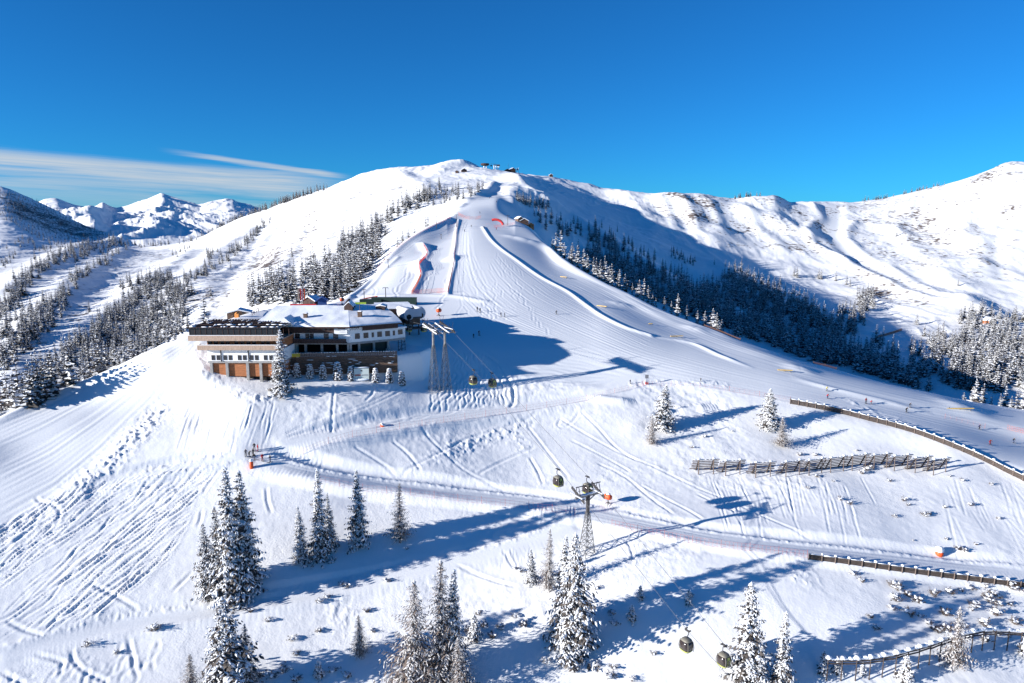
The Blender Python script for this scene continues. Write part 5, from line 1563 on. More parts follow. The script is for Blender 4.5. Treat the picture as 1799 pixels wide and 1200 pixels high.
def make_cabin(label):
    o = empty("gondola_cabin", (0, 0, 0), 0, label, 'gondola cabin', 'gondola cabins')
    # egg shaped shell: rounded box lofted upward
    def shell(prof, mb, mi=0, n=20, sq=3.2):
        pts = []
        for w, d, z in prof:
            for i in range(n):
                a = 2 * math.pi * i / n
                c, s = math.cos(a), math.sin(a)
                k = (abs(c) ** sq + abs(s) ** sq) ** (-1 / sq)
                pts.append((w * k * c, d * k * s, z))
        kk = len(prof)
        fs = [(j*n+i, j*n+(i+1)%n, (j+1)*n+(i+1)%n, (j+1)*n+i) for j in range(kk-1) for i in range(n)]
        fs += [tuple(range(n-1, -1, -1)), tuple(range((kk-1)*n, kk*n))]
        mb.poly(pts, fs, mi)
    H = -1.45                                    # roof height under the rope
    m = MB(); shell([(.50,.45,H-2.22),(.80,.74,H-2.1),(.94,.86,H-1.9),(.99,.90,H-1.75)], m); m.build('floor_shell', M_LIME, o, True)
    m = MB(); shell([(.98,.89,H-1.75),(1.04,.94,H-1.2),(.98,.89,H-.7),(.84,.78,H-.28)], m); m.build('windows', M_CABIN, o, True)
    m = MB(); shell([(.85,.79,H-.29),(.72,.66,H-.1),(.40,.36,H+.02),(.15,.15,H+.05)], m); m.build('roof', M_CABF, o, True)
    for sy in (-1, 1):
        for sx in (-1, 1):
            m = MB()
            for (a, b) in (((1.0, .60, H-2.0), (1.04, .66, H-1.2)), ((1.04, .66, H-1.2), (.86, .55, H-.25))):
                m.bar((sx*a[0]*.98, sy*a[1], a[2]), (sx*b[0]*.98, sy*b[1], b[2]), .05, .05, 5)
            m.build('corner_frame', M_CABF, o)
    dm = MB()
    dm.poly([(-1.05,-.34,H-1.95),(-1.07,.34,H-1.95),(-1.08,.34,H-1.2),(-1.02,.32,H-.75),(-.90,.28,H-.32),(-.90,-.28,H-.32),(-1.02,-.32,H-.75),(-1.08,-.34,H-1.2)], [(0,1,2,7),(7,2,3,6),(6,3,4,5)])
    d = dm.build('door', M_LIME, o)
    g = MB(); g.poly([(-1.12,-.2,H-1.4),(-1.12,.2,H-1.4),(-1.08,.19,H-.75),(-1.08,-.19,H-.75)], [(0,1,2,3)]); g.build('door_window', M_CABIN, d)
    s = MB(); s.box((-1.14, 0, H-1.7), (.14, .7, .36)); s.build('ski_rack', M_STEEL, o)
    m = MB(); m.tube([(0,0,H), (0,.02,H+.22), (0,.34,H+.5), (0,.36,H+1.1), (0,.05,H+1.4)], .07, 6); m.build('hanger', M_STEELD, o)
    m = MB(); m.box((0,.02,-.06), (.95,.2,.26)); m.box((-.42,.28,.04), (.18,.55,.12)); m.box((.42,.2,-.02), (.2,.4,.14)); m.build('grip', M_STEELD, o)
    return o
cab0 = make_cabin('')
def place_cabin(p, label, turn=0.0, first=[True]):
    o = cab0 if first[0] else copy_tree(cab0)
    first[0] = False
    o.location = p; o.rotation_euler = (0, 0, RZ + turn)
    o['label'] = label
    return o
for sd, pts in ropes:
    if sd < 0:
        for u, v, lb in ((831, 650, 'left of the two cabins hanging over the tracks beside the twin tower'), (981, 824, 'dark cabin hanging just left of the single lattice tower'), (1207, 1107, 'upper left one of the two nearest cabins at the bottom')):
            place_cabin(rope_pt(sd, u, v), lb, 0 if u != 981 else math.pi)
    else:
        for u, v, lb in ((865, 655, 'right of the two cabins hanging over the tracks beside the twin tower'), (1033, 837, 'cabin touching the head of the single lattice tower'), (1273, 1133, 'lower right one of the two nearest cabins beside the white spruce')):
            place_cabin(rope_pt(sd, u, v), lb, math.pi)
qs = Vector((P1.x, P1.y, 0)) - rope_d * 14 + perp * SP
place_cabin(wpx(744, 562, 205), 'lime bottomed cabin leaving the station in front of the blue shade', math.pi)
place_cabin(wpx(718, 562, 210), 'lime cabin docked under the station hoods', 0)

# station: two hoods, machinery between, snowy roof
sb = wpx(729, 585, 214)
sb.z = ground(sb.x, sb.y)
stn = empty("lift_station", sb, 0, 'gondola station with two round white hoods beside the lodge', 'station')
M_HOOD = mat("grey_white_hood", (0.52, 0.52, 0.56), 0.5)
hc = [wpx(718.5, 553, 213) - sb, wpx(739.5, 550, 219) - sb]
back = -rope_d
for c in hc:
    m = MB(); n = 14
    rings = []
    for s, rr_ in ((0, 1.62), (.15, 1.75), (7.5, 1.75), (9.5, .9)):
        rings.append([c + back * s + perp * (rr_ * math.cos(2*math.pi*i/n)) + Vector((0, 0, rr_ * 1.05 * math.sin(2*math.pi*i/n) + s * .05)) for i in range(n)])
    m.poly([p for r in rings for p in r], [(j*n+i, j*n+(i+1)%n, (j+1)*n+(i+1)%n, (j+1)*n+i) for j in range(3) for i in range(n)] + [tuple(range(n-1,-1,-1)), tuple(range(3*n, 4*n))])
    h = m.build('hood', M_HOOD, stn, False, True)
    d = MB(); d.bar(c - back * .03 + Vector((0, 0, -.75)), c + back * .02 + Vector((0, 0, -.75)), .85, .85, 14); d.build('opening_shade_disc', M_DARK, h)  # flat black disc painted in for the shaded mouth of the hood
    s = MB(); s.blob(c + back * 4.2 + Vector((0, 0, 1.55)), (1.4, 1.3, .5), 0, .08, 2, 3); s.blob(c + back * 2 + Vector((0, 0, 1.5)), (1.5, 1.3, .5), 0, .08, 2, 4); s.blob(c + back * 6.4 + Vector((0, 0, 1.6)), (1.5, 1.3, .5), 0, .08, 2, 5)
    s.build('snow', M_RSNOW, h, True)
mid_ = (hc[0] + hc[1]) / 2
m = MB(); m.box(mid_ + back * .6 + Vector((0, 0, .25)), (.3, 5.0, 2.6), 0, RZ); m.build('front_panel', M_HOOD, stn)
m = MB(); m.box(mid_ + back * 3 + Vector((0, 0, -2.4)), (5.5, 3.6, 2.2), 0, RZ); m.build('machine_house', M_BROWN, stn)
m = MB(); m.box(mid_ + back * 4 + Vector((0, 0, -1.3)), (8, 4.4, .3), 0, RZ); m.build('deck_beam', M_STEELD, stn)
m = MB()
for a in (-1.6, 1.6):
    for s in (1, 6): p = mid_ + back * s + perp * a; m.bar((p.x, p.y, -1.5), p + Vector((0, 0, -1.2)), .22, .22, 6)
m.build('column', M_STEELD, stn)
m = MB(); m.box(mid_ - back * 1.2 + Vector((0, 0, -4.3)), (4.6, 4.4, .25), 0, RZ)
for s in (-3.4, -1, 1): 
    p = mid_ + back * s - perp * 2.2 + Vector((0, 0, -4.2)); m.bar(p, p + Vector((0, 0, 1)), .04); p = mid_ + back * s + perp * 2.2 + Vector((0, 0, -4.2)); m.bar(p, p + Vector((0, 0, 1)), .04)
m.bar(mid_ + back * -3.4 + perp * 2.2 + Vector((0, 0, -3.2)), mid_ + back * 1 + perp * 2.2 + Vector((0, 0, -3.2)), .04)
m.build('platform', M_STEELD, stn)
hall = MB(); c0 = wpx(697, 548, 216) - sb
hall.box(c0 + Vector((-2.5, 8, -1.6)), (12, 14, 4.6), 0, .45); hall.build('hall', M_WOODD, stn)
hs = MB(); panel(hs, *[tuple(c0 + Vector(q)) for q in ((-6.5, 0, .75), (4.5, 3.5, .75), (1.0, 17, 1.0), (-10, 14, 1.0))], 10, 10, .5, 77); hs.build('hall_snow', M_RSNOW, stn, True)
# ------------------------------------------------------------------ fences, barriers, nets, signs, people, shrubs
M_FENCE = mat("old_fence_timber", (0.075, 0.058, 0.05), 0.85, noise=0.35, nscale=1.6, stretch=(1, 1, 5))
M_GREYW = mat("grey_timber", (0.17, 0.13, 0.11), 0.85, noise=0.3, nscale=1.6, stretch=(1, 1, 5))
M_NET = mat("orange_net", (0.62, 0.13, 0.05), 0.7)
M_NETR = mat("red_net", (0.60, 0.05, 0.05), 0.7)
M_POLE = mat("net_pole", (0.42, 0.10, 0.07), 0.6)
M_YEL = mat("yellow_banner", (0.75, 0.42, 0.03), 0.6, col2=(0.35, 0.45, 0.08), nscale=1.3)
M_BLUE = mat("blue_cloth", (0.04, 0.09, 0.26), 0.6)
M_GREENC = mat("dark_green_panel", (0.012, 0.03, 0.025), 0.5)
M_LIMEB = mat("lime_board", (0.35, 0.50, 0.06), 0.5)
M_TWIG = mat("bare_twigs", (0.11, 0.08, 0.065), 0.9, noise=0.3)

def gpts(pix, step):
    P = px_line(smooth_px(pix), step)
    return [Vector((p[0], p[1], ground(p[0], p[1]))) for p in P]
def cap(mb, p, r, seed, mi=0):
    mb.blob(p, (r, r, r * .75), mi, .12, 1, seed)

def plank_fence(name, pix, step, h, label, planks=6, below=0.0, caps=True, lean=0.0):
    P = gpts(pix, step)
    o = empty(name, P[0], 0, label, 'fence')
    b = P[0]
    m = MB(); rs = random.Random(len(P))
    for a, c in zip(P[:-1], P[1:]):
        d = (c - a); d.z = 0; d.normalize(); n = Vector((d.y, -d.x, 0))
        for k in range(planks):
            z0 = -below + (h + below) * k / planks + .02; z1 = -below + (h + below) * (k + 1) / planks - .02
            q = n * (.05 + rs.uniform(0, .02))
            m.poly([a - b + q + Vector((0,0,z0)), c - b + q + Vector((0,0,z0)), c - b + q + Vector((0,0,z1)), a - b + q + Vector((0,0,z1)),
                    a - b - q + Vector((0,0,z0)), c - b - q + Vector((0,0,z0)), c - b - q + Vector((0,0,z1)), a - b - q + Vector((0,0,z1))],
                   [(0,1,2,3), (7,6,5,4), (3,2,6,7), (1,0,4,5)])
    m.build('plank_panel', M_FENCE, o)
    s = MB()
    for a, c in zip(P[:-1], P[1:]):
        t = rs.uniform(.04, .14)
        s.bar(a - b + Vector((0,0,h + t * .3)), c - b + Vector((0,0,h + t * .3)), t, t, 5)
    s.build('snow_cap', M_RSNOW, o, True)
    for i, p in enumerate(P):
        j = min(i, len(P) - 2); d = (P[j + 1] - P[j]); d.z = 0; d.normalize(); n = Vector((d.y, -d.x, 0))
        if n.y > 0: n = -n
        w = MB(); w.bar(p - b + n * .16 + Vector((0,0,-below - .6)), p - b + n * .16 + Vector((0,0,h + .25)), .11, .10, 6)
        po = w.build('post', M_GREYW, o)
        if caps and rs.random() < .9:
            c_ = MB(); cap(c_, p - b + n * .16 + Vector((0,0,h + .36)), rs.uniform(.28, .42), i); c_.build('post_snow', M_RSNOW, po, True)
    return o
plank_fence('timber_fence', [(1388,709),(1420,715),(1470,725),(1530,740),(1600,759),(1660,781),(1720,806),(1770,831),(1815,853)], 2.1, 1.35,
            'long curving plank fence along the lower edge of the right hand run', below=.9)
plank_fence('timber_fence', [(1420,982),(1490,991),(1560,1001),(1640,1012),(1720,1022),(1815,1034)], 2.3, 1.05,
            'low dark plank fence with snow capped posts beside the lower road', planks=4, below=.9)

# retaining wall before the lodge terrace
wa, wb = Vector((-60.2, 181.2, 45.3)), Vector((-31.6, 184.9, 45.3))
wall = empty('retaining_wall', wa, 0, 'dark timber retaining wall below the lodge garages', 'wall')
wd_ = (wb - wa); wl_ = wd_.length; wd_ = wd_.normalized(); wn_ = Vector((wd_.y, -wd_.x, 0))
m = MB(); rs = random.Random(4)
for k in range(11):
    z = -4.6 + k * .44
    m.poly([q for q in (wd_*0 + wn_*.0 + Vector((0,0,z)), wd_*wl_ + Vector((0,0,z)), wd_*wl_ + Vector((0,0,z+.40)), Vector((0,0,z+.40)))] +
           [q + wn_*(.9 - .08*k) for q in (Vector((0,0,z)), wd_*wl_ + Vector((0,0,z)), wd_*wl_ + Vector((0,0,z+.40)), Vector((0,0,z+.40)))], [(4,5,6,7), (7,6,2,3), (1,0,4,5), (0,3,7,4), (1,5,6,2)])
m.build('log_courses', M_BROWN, wall)
m = MB(); n = 46
for i in range(n):
    s = wl_ * i / n; m.box(wd_ * (s + .3) + wn_ * .12 + Vector((0, 0, .75)), (wl_ / n - .05, .07, .95), 0, math.atan2(wd_.y, wd_.x))
m.build('parapet_boards', M_GREYW, wall)
m = MB()
for i in range(38):
    s = rs.uniform(0, wl_); k = rs.randrange(1, 11); z = -4.6 + k * .44 + .42
    m.blob(wd_ * s + wn_ * (.86 - .08*k) + Vector((0, 0, z)), (rs.uniform(.4, 1.3), .22, .10), 0, .15, 1, i)
for i in range(40):
    m.blob(wd_ * (wl_ * i / 40) + wn_ * .1 + Vector((0, 0, 1.25)), (rs.uniform(.2, .6), .15, rs.uniform(.06, .12)), 0, .15, 1, i)
m.build('ledge_snow', M_RSNOW, wall, True)['kind'] = 'stuff'
bn = MB(); bn.box((0, 0, 0), (2.1, .04, .95), 0, math.atan2(wd_.y, wd_.x))
yb = bn.build('banner', M_YEL); yb.location = wa + wd_ * 1.9 + wn_ * .25 + Vector((0, 0, .72)); tag(yb, 'small yellow and green banner hung on the retaining wall parapet', 'banner')
# bill board leaning on the wall
bp = wa + wd_ * 19.2 + wn_ * 2.1; bp.z = ground(bp.x, bp.y)
bo = empty('billboard', bp, math.atan2(wd_.y, wd_.x), 'white billboard with a dark frame standing before the retaining wall', 'billboard')
BHt = min(45.3 + .1 - bp.z, 3.7)
m = MB(); m.box((0, 0, BHt/2 + .1), (4.0, .1, BHt - .5)); m.build('board', mat("pale_board", (0.58, 0.64, 0.60), .5), bo)
m = MB()
for sx in (-1, 1): m.box((sx*2.05, -.02, BHt/2 + .1), (.12, .2, BHt - .3))
m.box((0, -.02, BHt - .1), (4.2, .2, .12)); m.box((0, -.02, .32), (4.2, .2, .12)); m.build('frame', M_STEELD, bo)
m = MB(); m.bar((0, -.06, BHt * .78), (0, -.09, BHt * .78), .22, .22, 10); m.build('emblem', M_STEELD, bo)
m = MB(); m.box((-1.0, -.065, BHt * .45), (1.6, .02, .5)); m.build('red_lettering', mat("faded_red", (0.38, 0.16, 0.13), .6), bo)
m = MB()
for i in range(12): m.box((.15 + i * .14, -.065, BHt * .45), (.09, .02, .30))
m.build('grey_lettering', M_GREYT, bo)
m = MB(); m.blob((0, -.25, .45), (2.1, .3, .35), 0, .1, 2, 3); m.blob((0, .1, BHt + .05), (2.1, .35, .18), 0, .1, 2, 4); m.build('snow', M_RSNOW, bo, True)

# clipped conifers in front of the wall
def bush_asset(seed, h=3.4):
    F, S = MB(), MB(); rr = random.Random(seed)
    for k in range(9):
        z = h * (k + .5) / 9; r = .85 * (1 - (k / 9) ** 1.6) + .15
        for i in range(9):
            a = 2 * math.pi * (i + rr.random()) / 9
            p = Vector((math.cos(a) * r * .7, math.sin(a) * r * .7, z))
            F.blob(p, (.3, .3, .24), 0, .35, 1, rr.randrange(9999))
            if rr.random() < .9: S.blob(p + Vector((math.cos(a) * .12, math.sin(a) * .12, .17)), (.27, .27, .13), 0, .25, 1, rr.randrange(9999))
    S.blob((0, 0, h + .02), (.4, .4, .25), 0, .15, 1, seed)
    return F.mesh('bush_foliage', M_NEEDLE), S.mesh('bush_snow', M_SNOW, True)
BUSH = [bush_asset(1), bush_asset(2)]
names_ = ['leftmost', 'second', 'third', 'fourth', 'fifth', 'sixth', 'seventh', 'rightmost']
for i, u in enumerate((521, 543, 565, 590, 612, 655, 679, 701)):
    t = (wpx(u, 645, 184).x - wa.x) / wd_.x
    p = wa + wd_ * t + wn_ * 1.9; p.z = ground(p.x, p.y) - .2
    sc_ = 1.4 if i == 3 else 1.12
    o = empty('conifer_shrub', p, R0.uniform(0, 6), '%s of the clipped snowy conifers in the row before the retaining wall' % names_[i], 'shrub', 'clipped conifers before the wall')
    o.scale = (sc_, sc_, sc_)
    for me, nm in zip(BUSH[i % 2], ('foliage', 'snow_cover')):
        c = bpy.data.objects.new(nm, me); COL.objects.link(c); c.parent = o

# avalanche barriers
def barrier_proto(w=4.6, h=3.1, npost=2):
    o = empty('avalanche_barrier', (0, 0, 0), 0, 'x', 'snow barrier', 'row of snow barriers on the slope')
    rs = random.Random(2)
    m = MB()
    for k in range(7):                       # rails of the leaning grate, uphill side
        t = k / 6; m.bar((-w/2 + rs.uniform(-.2, .1), 1.7 * (1 - t) + .1, h * t + .35), (w/2 + rs.uniform(-.1, .3), 1.7 * (1 - t) + .1, h * t + .35), .12, .12, 5)
    m.build('rail_grate', M_GREYW, o)
    for x in (-w/2 + 1.0, w/2 - 1.0):
        p = MB(); p.bar((x, -.15, -3.2), (x, .05, h + .55), .10, .09, 6); po = p.build('post', M_GREYW, o)
        b = MB(); b.bar((x - .02, 1.75, .1), (x, .02, h + .5), .13, .13, 6); b.build('brace', M_FENCE, o)
        c = MB(); cap(c, (x, .05, h + .68), .34, int(x * 10)); c.build('post_snow', M_RSNOW, po, True)
    s = MB()
    for k in range(7): s.blob((-w/2 + w * (k + .5) / 7, .12, h + .46), (.36, .16, rs.uniform(.05, .13)), 0, .1, 1, k)
    s.build('rail_snow', M_RSNOW, o, True)
    return o
bar0 = barrier_proto()
BAR = [(1240,833),(1287,835),(1340,838),(1392,836),(1432,833),(1470,829),(1508,825),(1546,824),(1582,826),(1618,829),(1650,832)]
ordn = ['leftmost', 'second', 'third', 'fourth', 'fifth', 'sixth', 'seventh', 'eighth', 'ninth', 'tenth', 'rightmost']
for i, (u, v) in enumerate(BAR):
    b = hit(u, v)
    o = bar0 if i == 0 else copy_tree(bar0)
    h = top_z(b.y, v - 27) - b.z
    o.location = b + Vector((0, 0, h - 3.75)); o.rotation_euler = (0, 0, R0.uniform(-.06, .06) + (.15 if i < 3 else .32))
    s = 1.42 if i < 3 else 1.5; o.scale = (s, 1, 1)
    o['label'] = '%s timber snow barrier counted along the row of barriers on the right slope' % ordn[i]

# tall snow fence at the lower right corner
P = gpts([(1452,1196),(1500,1196),(1560,1188),(1620,1172),(1690,1150),(1740,1142),(1815,1146)], 2.2)
sf = empty('snow_fence', P[0], 0, 'tall snow laden pole fence at the bottom right corner', 'fence')
rs = random.Random(6); hh = 4.0
for i, p in enumerate(P):
    m = MB(); m.bar(p - P[0] + Vector((0, 0, -.5)), p - P[0] + Vector((0, 0, hh + rs.uniform(-.2, .2))), .11, .09, 6); po = m.build('post', M_FENCE, sf)
    c = MB(); cap(c, p - P[0] + Vector((0, 0, hh + .2)), rs.uniform(.35, .55), i); c.build('post_snow', M_RSNOW, po, True)
m = MB(); s = MB()
for a, c in zip(P[:-1], P[1:]):
    for z in (hh - .15, hh - .55, hh - 1.0): m.bar(a - P[0] + Vector((0, .1, z + rs.uniform(-.1, .1))), c - P[0] + Vector((0, .1, z + rs.uniform(-.1, .1))), .13, .12, 5)
    for k in range(5):
        q = a.lerp(c, (k + rs.random()) / 5) - P[0]; s.blob(q + Vector((0, .05, hh + rs.uniform(-.1, .05))), (rs.uniform(.3, .7), .3, rs.uniform(.14, .34)), 0, .2, 1, rs.randrange(999))
m.build('rails', M_FENCE, sf); s.build('rail_snow', M_RSNOW, sf, True)

# wooden side walls on the rim of the run
def rim_wall(pix, label):
    P = [at(u, np.interp(u, [p[0] for p in CREST], [p[2] for p in CREST]) + 1.0) for u, v in pix]
    PP = resample(np.array([(p.x, p.y) for p in P]), 2.4); P = [Vector((p[0], p[1], ground(*p))) for p in PP]
    o = empty('rim_boarding', P[0], 0, label, 'fence')
    m = MB()
    for a, c in zip(P[:-1], P[1:]):
        for k in range(3): m.bar(a - P[0] + Vector((0, 0, .05 + k * .3)), c - P[0] + Vector((0, 0, .05 + k * .3)), .12, .12, 4)
    m.build('boards', mat("red_brown_boards", (0.11, 0.055, 0.042), .8, noise=.2), o)
    for p in P:
        q = MB(); q.bar(p - P[0] + Vector((0, .15, -.5)), p - P[0] + Vector((0, .15, 1.0)), .1); q.build('post', M_FENCE, o)
rim_wall([(1236,570),(1262,580),(1301,597)], 'red brown boarding on the rim below the frosted trees')
rim_wall([(1432,640),(1450,645),(1474,652)], 'red brown boarding farther right along the rim of the run')
P = gpts([(1540,594),(1562,588),(1584,581)], 3); o = empty('rim_boarding', P[0], 0, 'brown boarding in the blue shaded hollow beyond the forest', 'fence')
m = MB()
for a, c in zip(P[:-1], P[1:]):
    for k in range(3): m.bar(a - P[0] + Vector((0, 0, .3 + k * .7)), c - P[0] + Vector((0, 0, .3 + k * .7)), .3, .3, 4)
m.build('boards', M_WOODO, o)

# safety nets
def net(pix, step, h, mt, label, pole=True, mesh=0.5, r=.02):
    P = gpts(pix, step)
    if len(P) < 2: return
    P = P[:95]
    o = empty('safety_net', P[0], 0, label, 'safety net')
    m = MB()
    for a, c in zip(P[:-1], P[1:]):
        n = max(2, int((c - a).length / mesh)); k = max(2, int(h / mesh))
        for j in range(k + 1):
            z = h * j / k
            m.bar(a - P[0] + Vector((0, 0, z)), c - P[0] + Vector((0, 0, z)), r, r, 3, 0, False)
        for i in range(n):
            q = a.lerp(c, i / n) - P[0]
            m.bar(q, q + Vector((0, 0, h)), r, r, 3, 0, False)
    m.build('net', mt, o)
    if pole:
        for p in P:
            q = MB(); q.bar(p - P[0] + Vector((0, 0, -.3)), p - P[0] + Vector((0, 0, h + .35)), .035, .03, 5); q.build('pole', M_POLE, o)
net([(744,432),(751,446),(740,461),(736,466)], 3, 1.6, M_NETR, 'red net on the upper snow bank of the fun park', mesh=.4, r=.022)
net([(736,466),(737,474),(740,483)], 2.5, 2.0, M_NETR, 'bright red net on the lower snow bank of the fun park', mesh=.4, r=.026)
net([(740,484),(733,500),(723,517)], 3, 1.4, M_NET, 'orange net running down from the lower snow bank', mesh=.5, r=.03)
net([(724,517),(745,515),(765,514),(787,513)], 4, 1.6, M_NET, 'orange net closing the foot of the fun park', mesh=.45, r=.03)
net([(804,390),(801,420),(799,450),(793,485),(787,514)], 5, 1.4, M_NET, 'long thin net down the middle bank of the upper run', mesh=.6, r=.025)
net([(660,478),(690,444),(715,424),(742,407),(792,383)], 6, 1.4, M_NET, 'pale net along the left edge of the upper run', mesh=.7, r=.02)
net([(805,378),(818,384),(832,386),(845,383)], 5, 2.0, M_NET, 'orange netting at the top crossing below the knoll', mesh=.6, r=.022)
net([(868,400),(880,398),(895,396),(905,393)], 5, 1.6, M_NETR, 'red netting leading to the huts on the right of the run', mesh=.6, r=.022)
net([(1130,677),(1180,678),(1240,682),(1300,690),(1388,706)], 6, 1.2, M_POLE, 'thin rope line along the lower edge of the broad run', mesh=1.2, r=.012)
net([(1030,703),(1080,690),(1128,678)], 5, 1.2, M_POLE, 'thin rope line rising to the grey sign', mesh=1.2, r=.012)
net([(533,798),(600,772),(680,757),(760,745),(840,733),(920,722),(1030,704)], 5.2, 1.4, M_POLE, 'thin orange net line below the middle road', mesh=.9, r=.012)
net([(556,845),(640,863),(720,870),(800,880),(880,888),(960,897),(1010,905)], 4.4, 1.4, M_POLE, 'thin orange net line along the near edge of the lower road', mesh=.9, r=.012)
net([(1075,925),(1150,941),(1250,960),(1340,970),(1418,980)], 4.4, 1.4, M_POLE, 'thin red net line leading to the low dark fence', mesh=.7, r=.018)
net([(1770,754),(1785,758),(1810,764)], 3, 1.2, M_NET, 'orange net at the right edge of the picture beside the run', mesh=.4, r=.022)
net([(1660,735),(1690,742),(1730,752)], 8, 1.1, M_POLE, 'faint rope line crossing the far right of the run', mesh=1.5, r=.012)

# terrain park boxes and rails
def park_box(u1, v1, u2, v2, label, mt=M_LIME):
    a, b = hit(u1, v1), hit(u2, v2)
    o = empty('park_box', a, 0, label, 'park rail', 'boxes and rails of the fun park')
    d = b - a; m = MB()
    m.box(d / 2 + Vector((0, 0, .45)), (math.hypot(d.x, d.y), .5, .22), 0, math.atan2(d.y, d.x)); m.build('slide', mat("ochre_slide", (0.62, 0.42, 0.14), .6), o)
    m = MB()
    for t in (.1, .5, .9): m.bar(d * t + Vector((0, 0, -.4)), d * t + Vector((0, 0, .4)), .1)
    m.build('feet', M_STEELD, o)
park_box(1178, 591, 1200, 594, 'ochre park box nearest the centre on the right hand rim')
park_box(1366, 650, 1392, 655, 'ochre park box in the middle of the right hand rim')
park_box(1663, 717, 1710, 723, 'longest ochre park box far right near the snowy trees')
park_box(1049, 537, 1066, 542, 'small ochre park box on the upper rim')
park_box(985, 486, 996, 490, 'tiny ochre box highest on the rim')
park_box(1140, 570, 1146, 571, 'short grey box on the slope below the frosted trees')

# snow guns and pads
def snow_gun(u, v, label, rz, h=1.6, sc=1.0):
    b = hit(u, v); o = empty('snow_gun', b, rz, label, 'snow gun', 'snow guns'); o.scale = (sc, sc, sc)
    m = MB(); m.bar((0, 0, -.2), (0, 0, h), .1, .08)
    for a in (0, 2.1, 4.2): m.bar((0, 0, h * .4), (.7 * math.cos(a), .7 * math.sin(a), -.1), .06)
    m.build('stand', M_STEELD, o)
    m = MB(); m.lathe([(.05, -.62), (.42, -.6), (.5, -.3), (.52, .5), (.46, .62), (.4, .62)], 16, 0, (0, 0, h + .3), 'x'); m.build('barrel', M_ORANGE, o, True)
    m = MB(); m.lathe([(.36, .63), (.36, .66)], 14, 0, (0, 0, h + .3), 'x'); m.build('nozzle_ring', M_DARK, o)
    m = MB(); m.blob((0, 0, h + .85), (.5, .4, .16), 0, .1, 1, 3); m.build('snow', M_RSNOW, o, True)
snow_gun(1068, 886, 'orange snow gun at the road just right of the single lattice tower', 2.4, 1.1, 1.25)
snow_gun(771, 555, 'red snow gun standing by the station above the twin tower', 1.0, 1.1, 1.4)
snow_gun(601, 536, 'red snow gun behind the lodge roof ridge', 1.1, 1.3, 1.3)
def pad(u, v, label, h, r, tilt=0.0, snow=.35):
    b = hit(u, v); o = empty('padded_post', b, 0, label, 'safety pad', 'red and orange safety pads'); o.rotation_euler = (0, tilt, 0)
    m = MB(); m.lathe([(r * .9, -.3), (r, 0), (r, h), (r * .8, h + .1)], 12); m.build('pad', M_ORANGE, o, True)
    m = MB(); m.blob((0, 0, h + snow * .6), (r * 1.1, r * 1.1, snow), 0, .12, 2, 5); m.build('snow', M_RSNOW, o, True)
pad(442, 822, 'tall orange padded post at the road beside the group of skiers', 1.5, .42)
pad(1650, 974, 'round orange pad with a snow dome beside the lower road on the right', .6, .75, 0, .75)
pad(672, 748, 'red pad half buried in the snow on the middle road', .25, .6, .5, .2)

# sign beside the rope corner
b = hit(1136, 675); o = empty('sign_post', b, 0, 'grey square sign on a post at the rope corner', 'sign')
m = MB(); m.bar((0, 0, -.3), (0, 0, 2.6), .05); m.build('post', M_STEELD, o)
m = MB(); m.box((0, -.08, 2.3), (1.0, .06, 1.1)); m.build('panel', mat("grey_panel", (.16, .16, .18), .5), o)
m = MB(); m.box((-.25, -.1, .35), (.35, .3, .7)); m.box((.3, -.05, .3), (.3, .3, .6)); m.build('base_pad', M_RED, o)

# poles of drag lifts and lamps
def mast(u, v, vt, label, arm=1.2, r=None, dep=None):
    b = hit(u, v) if dep is None else at(u, dep, 0, v)
    h = max(top_z(b.y, vt) - b.z, 3)
    o = empty('lift_mast', b, 0, label, 'mast', 'thin lift and lamp masts')
    m = MB(); m.bar((0, 0, -.5), (0, 0, h), .2, .13, 8); m.build('pole', M_STEELD, o)
    m = MB(); m.bar((-arm, 0, h - .1), (arm, 0, h - .1), .1); m.bar((-arm, 0, h - .1), (-arm, 0, h - .6), .07); m.bar((arm, 0, h - .1), (arm, 0, h - .6), .07); m.build('crossarm', M_STEELD, o)
mast(767, 401, 380, 'thin mast on the knoll edge left of the upper run')
mast(802, 399, 377, 'thin mast in the middle of the upper run')
mast(892, 396, 378, 'thin mast right of the red netting')
mast(678, 533, 505, 'mast rising behind the lodge ridge', 1.0, dep=262)
mast(640, 528, 508, 'mast with floodlights left of the fun park foot', .8, dep=275)
mast(682, 470, 455, 'short mast on the left edge of the upper run', .6)
mast(775, 420, 411, 'slim post standing inside the fun park', .4)

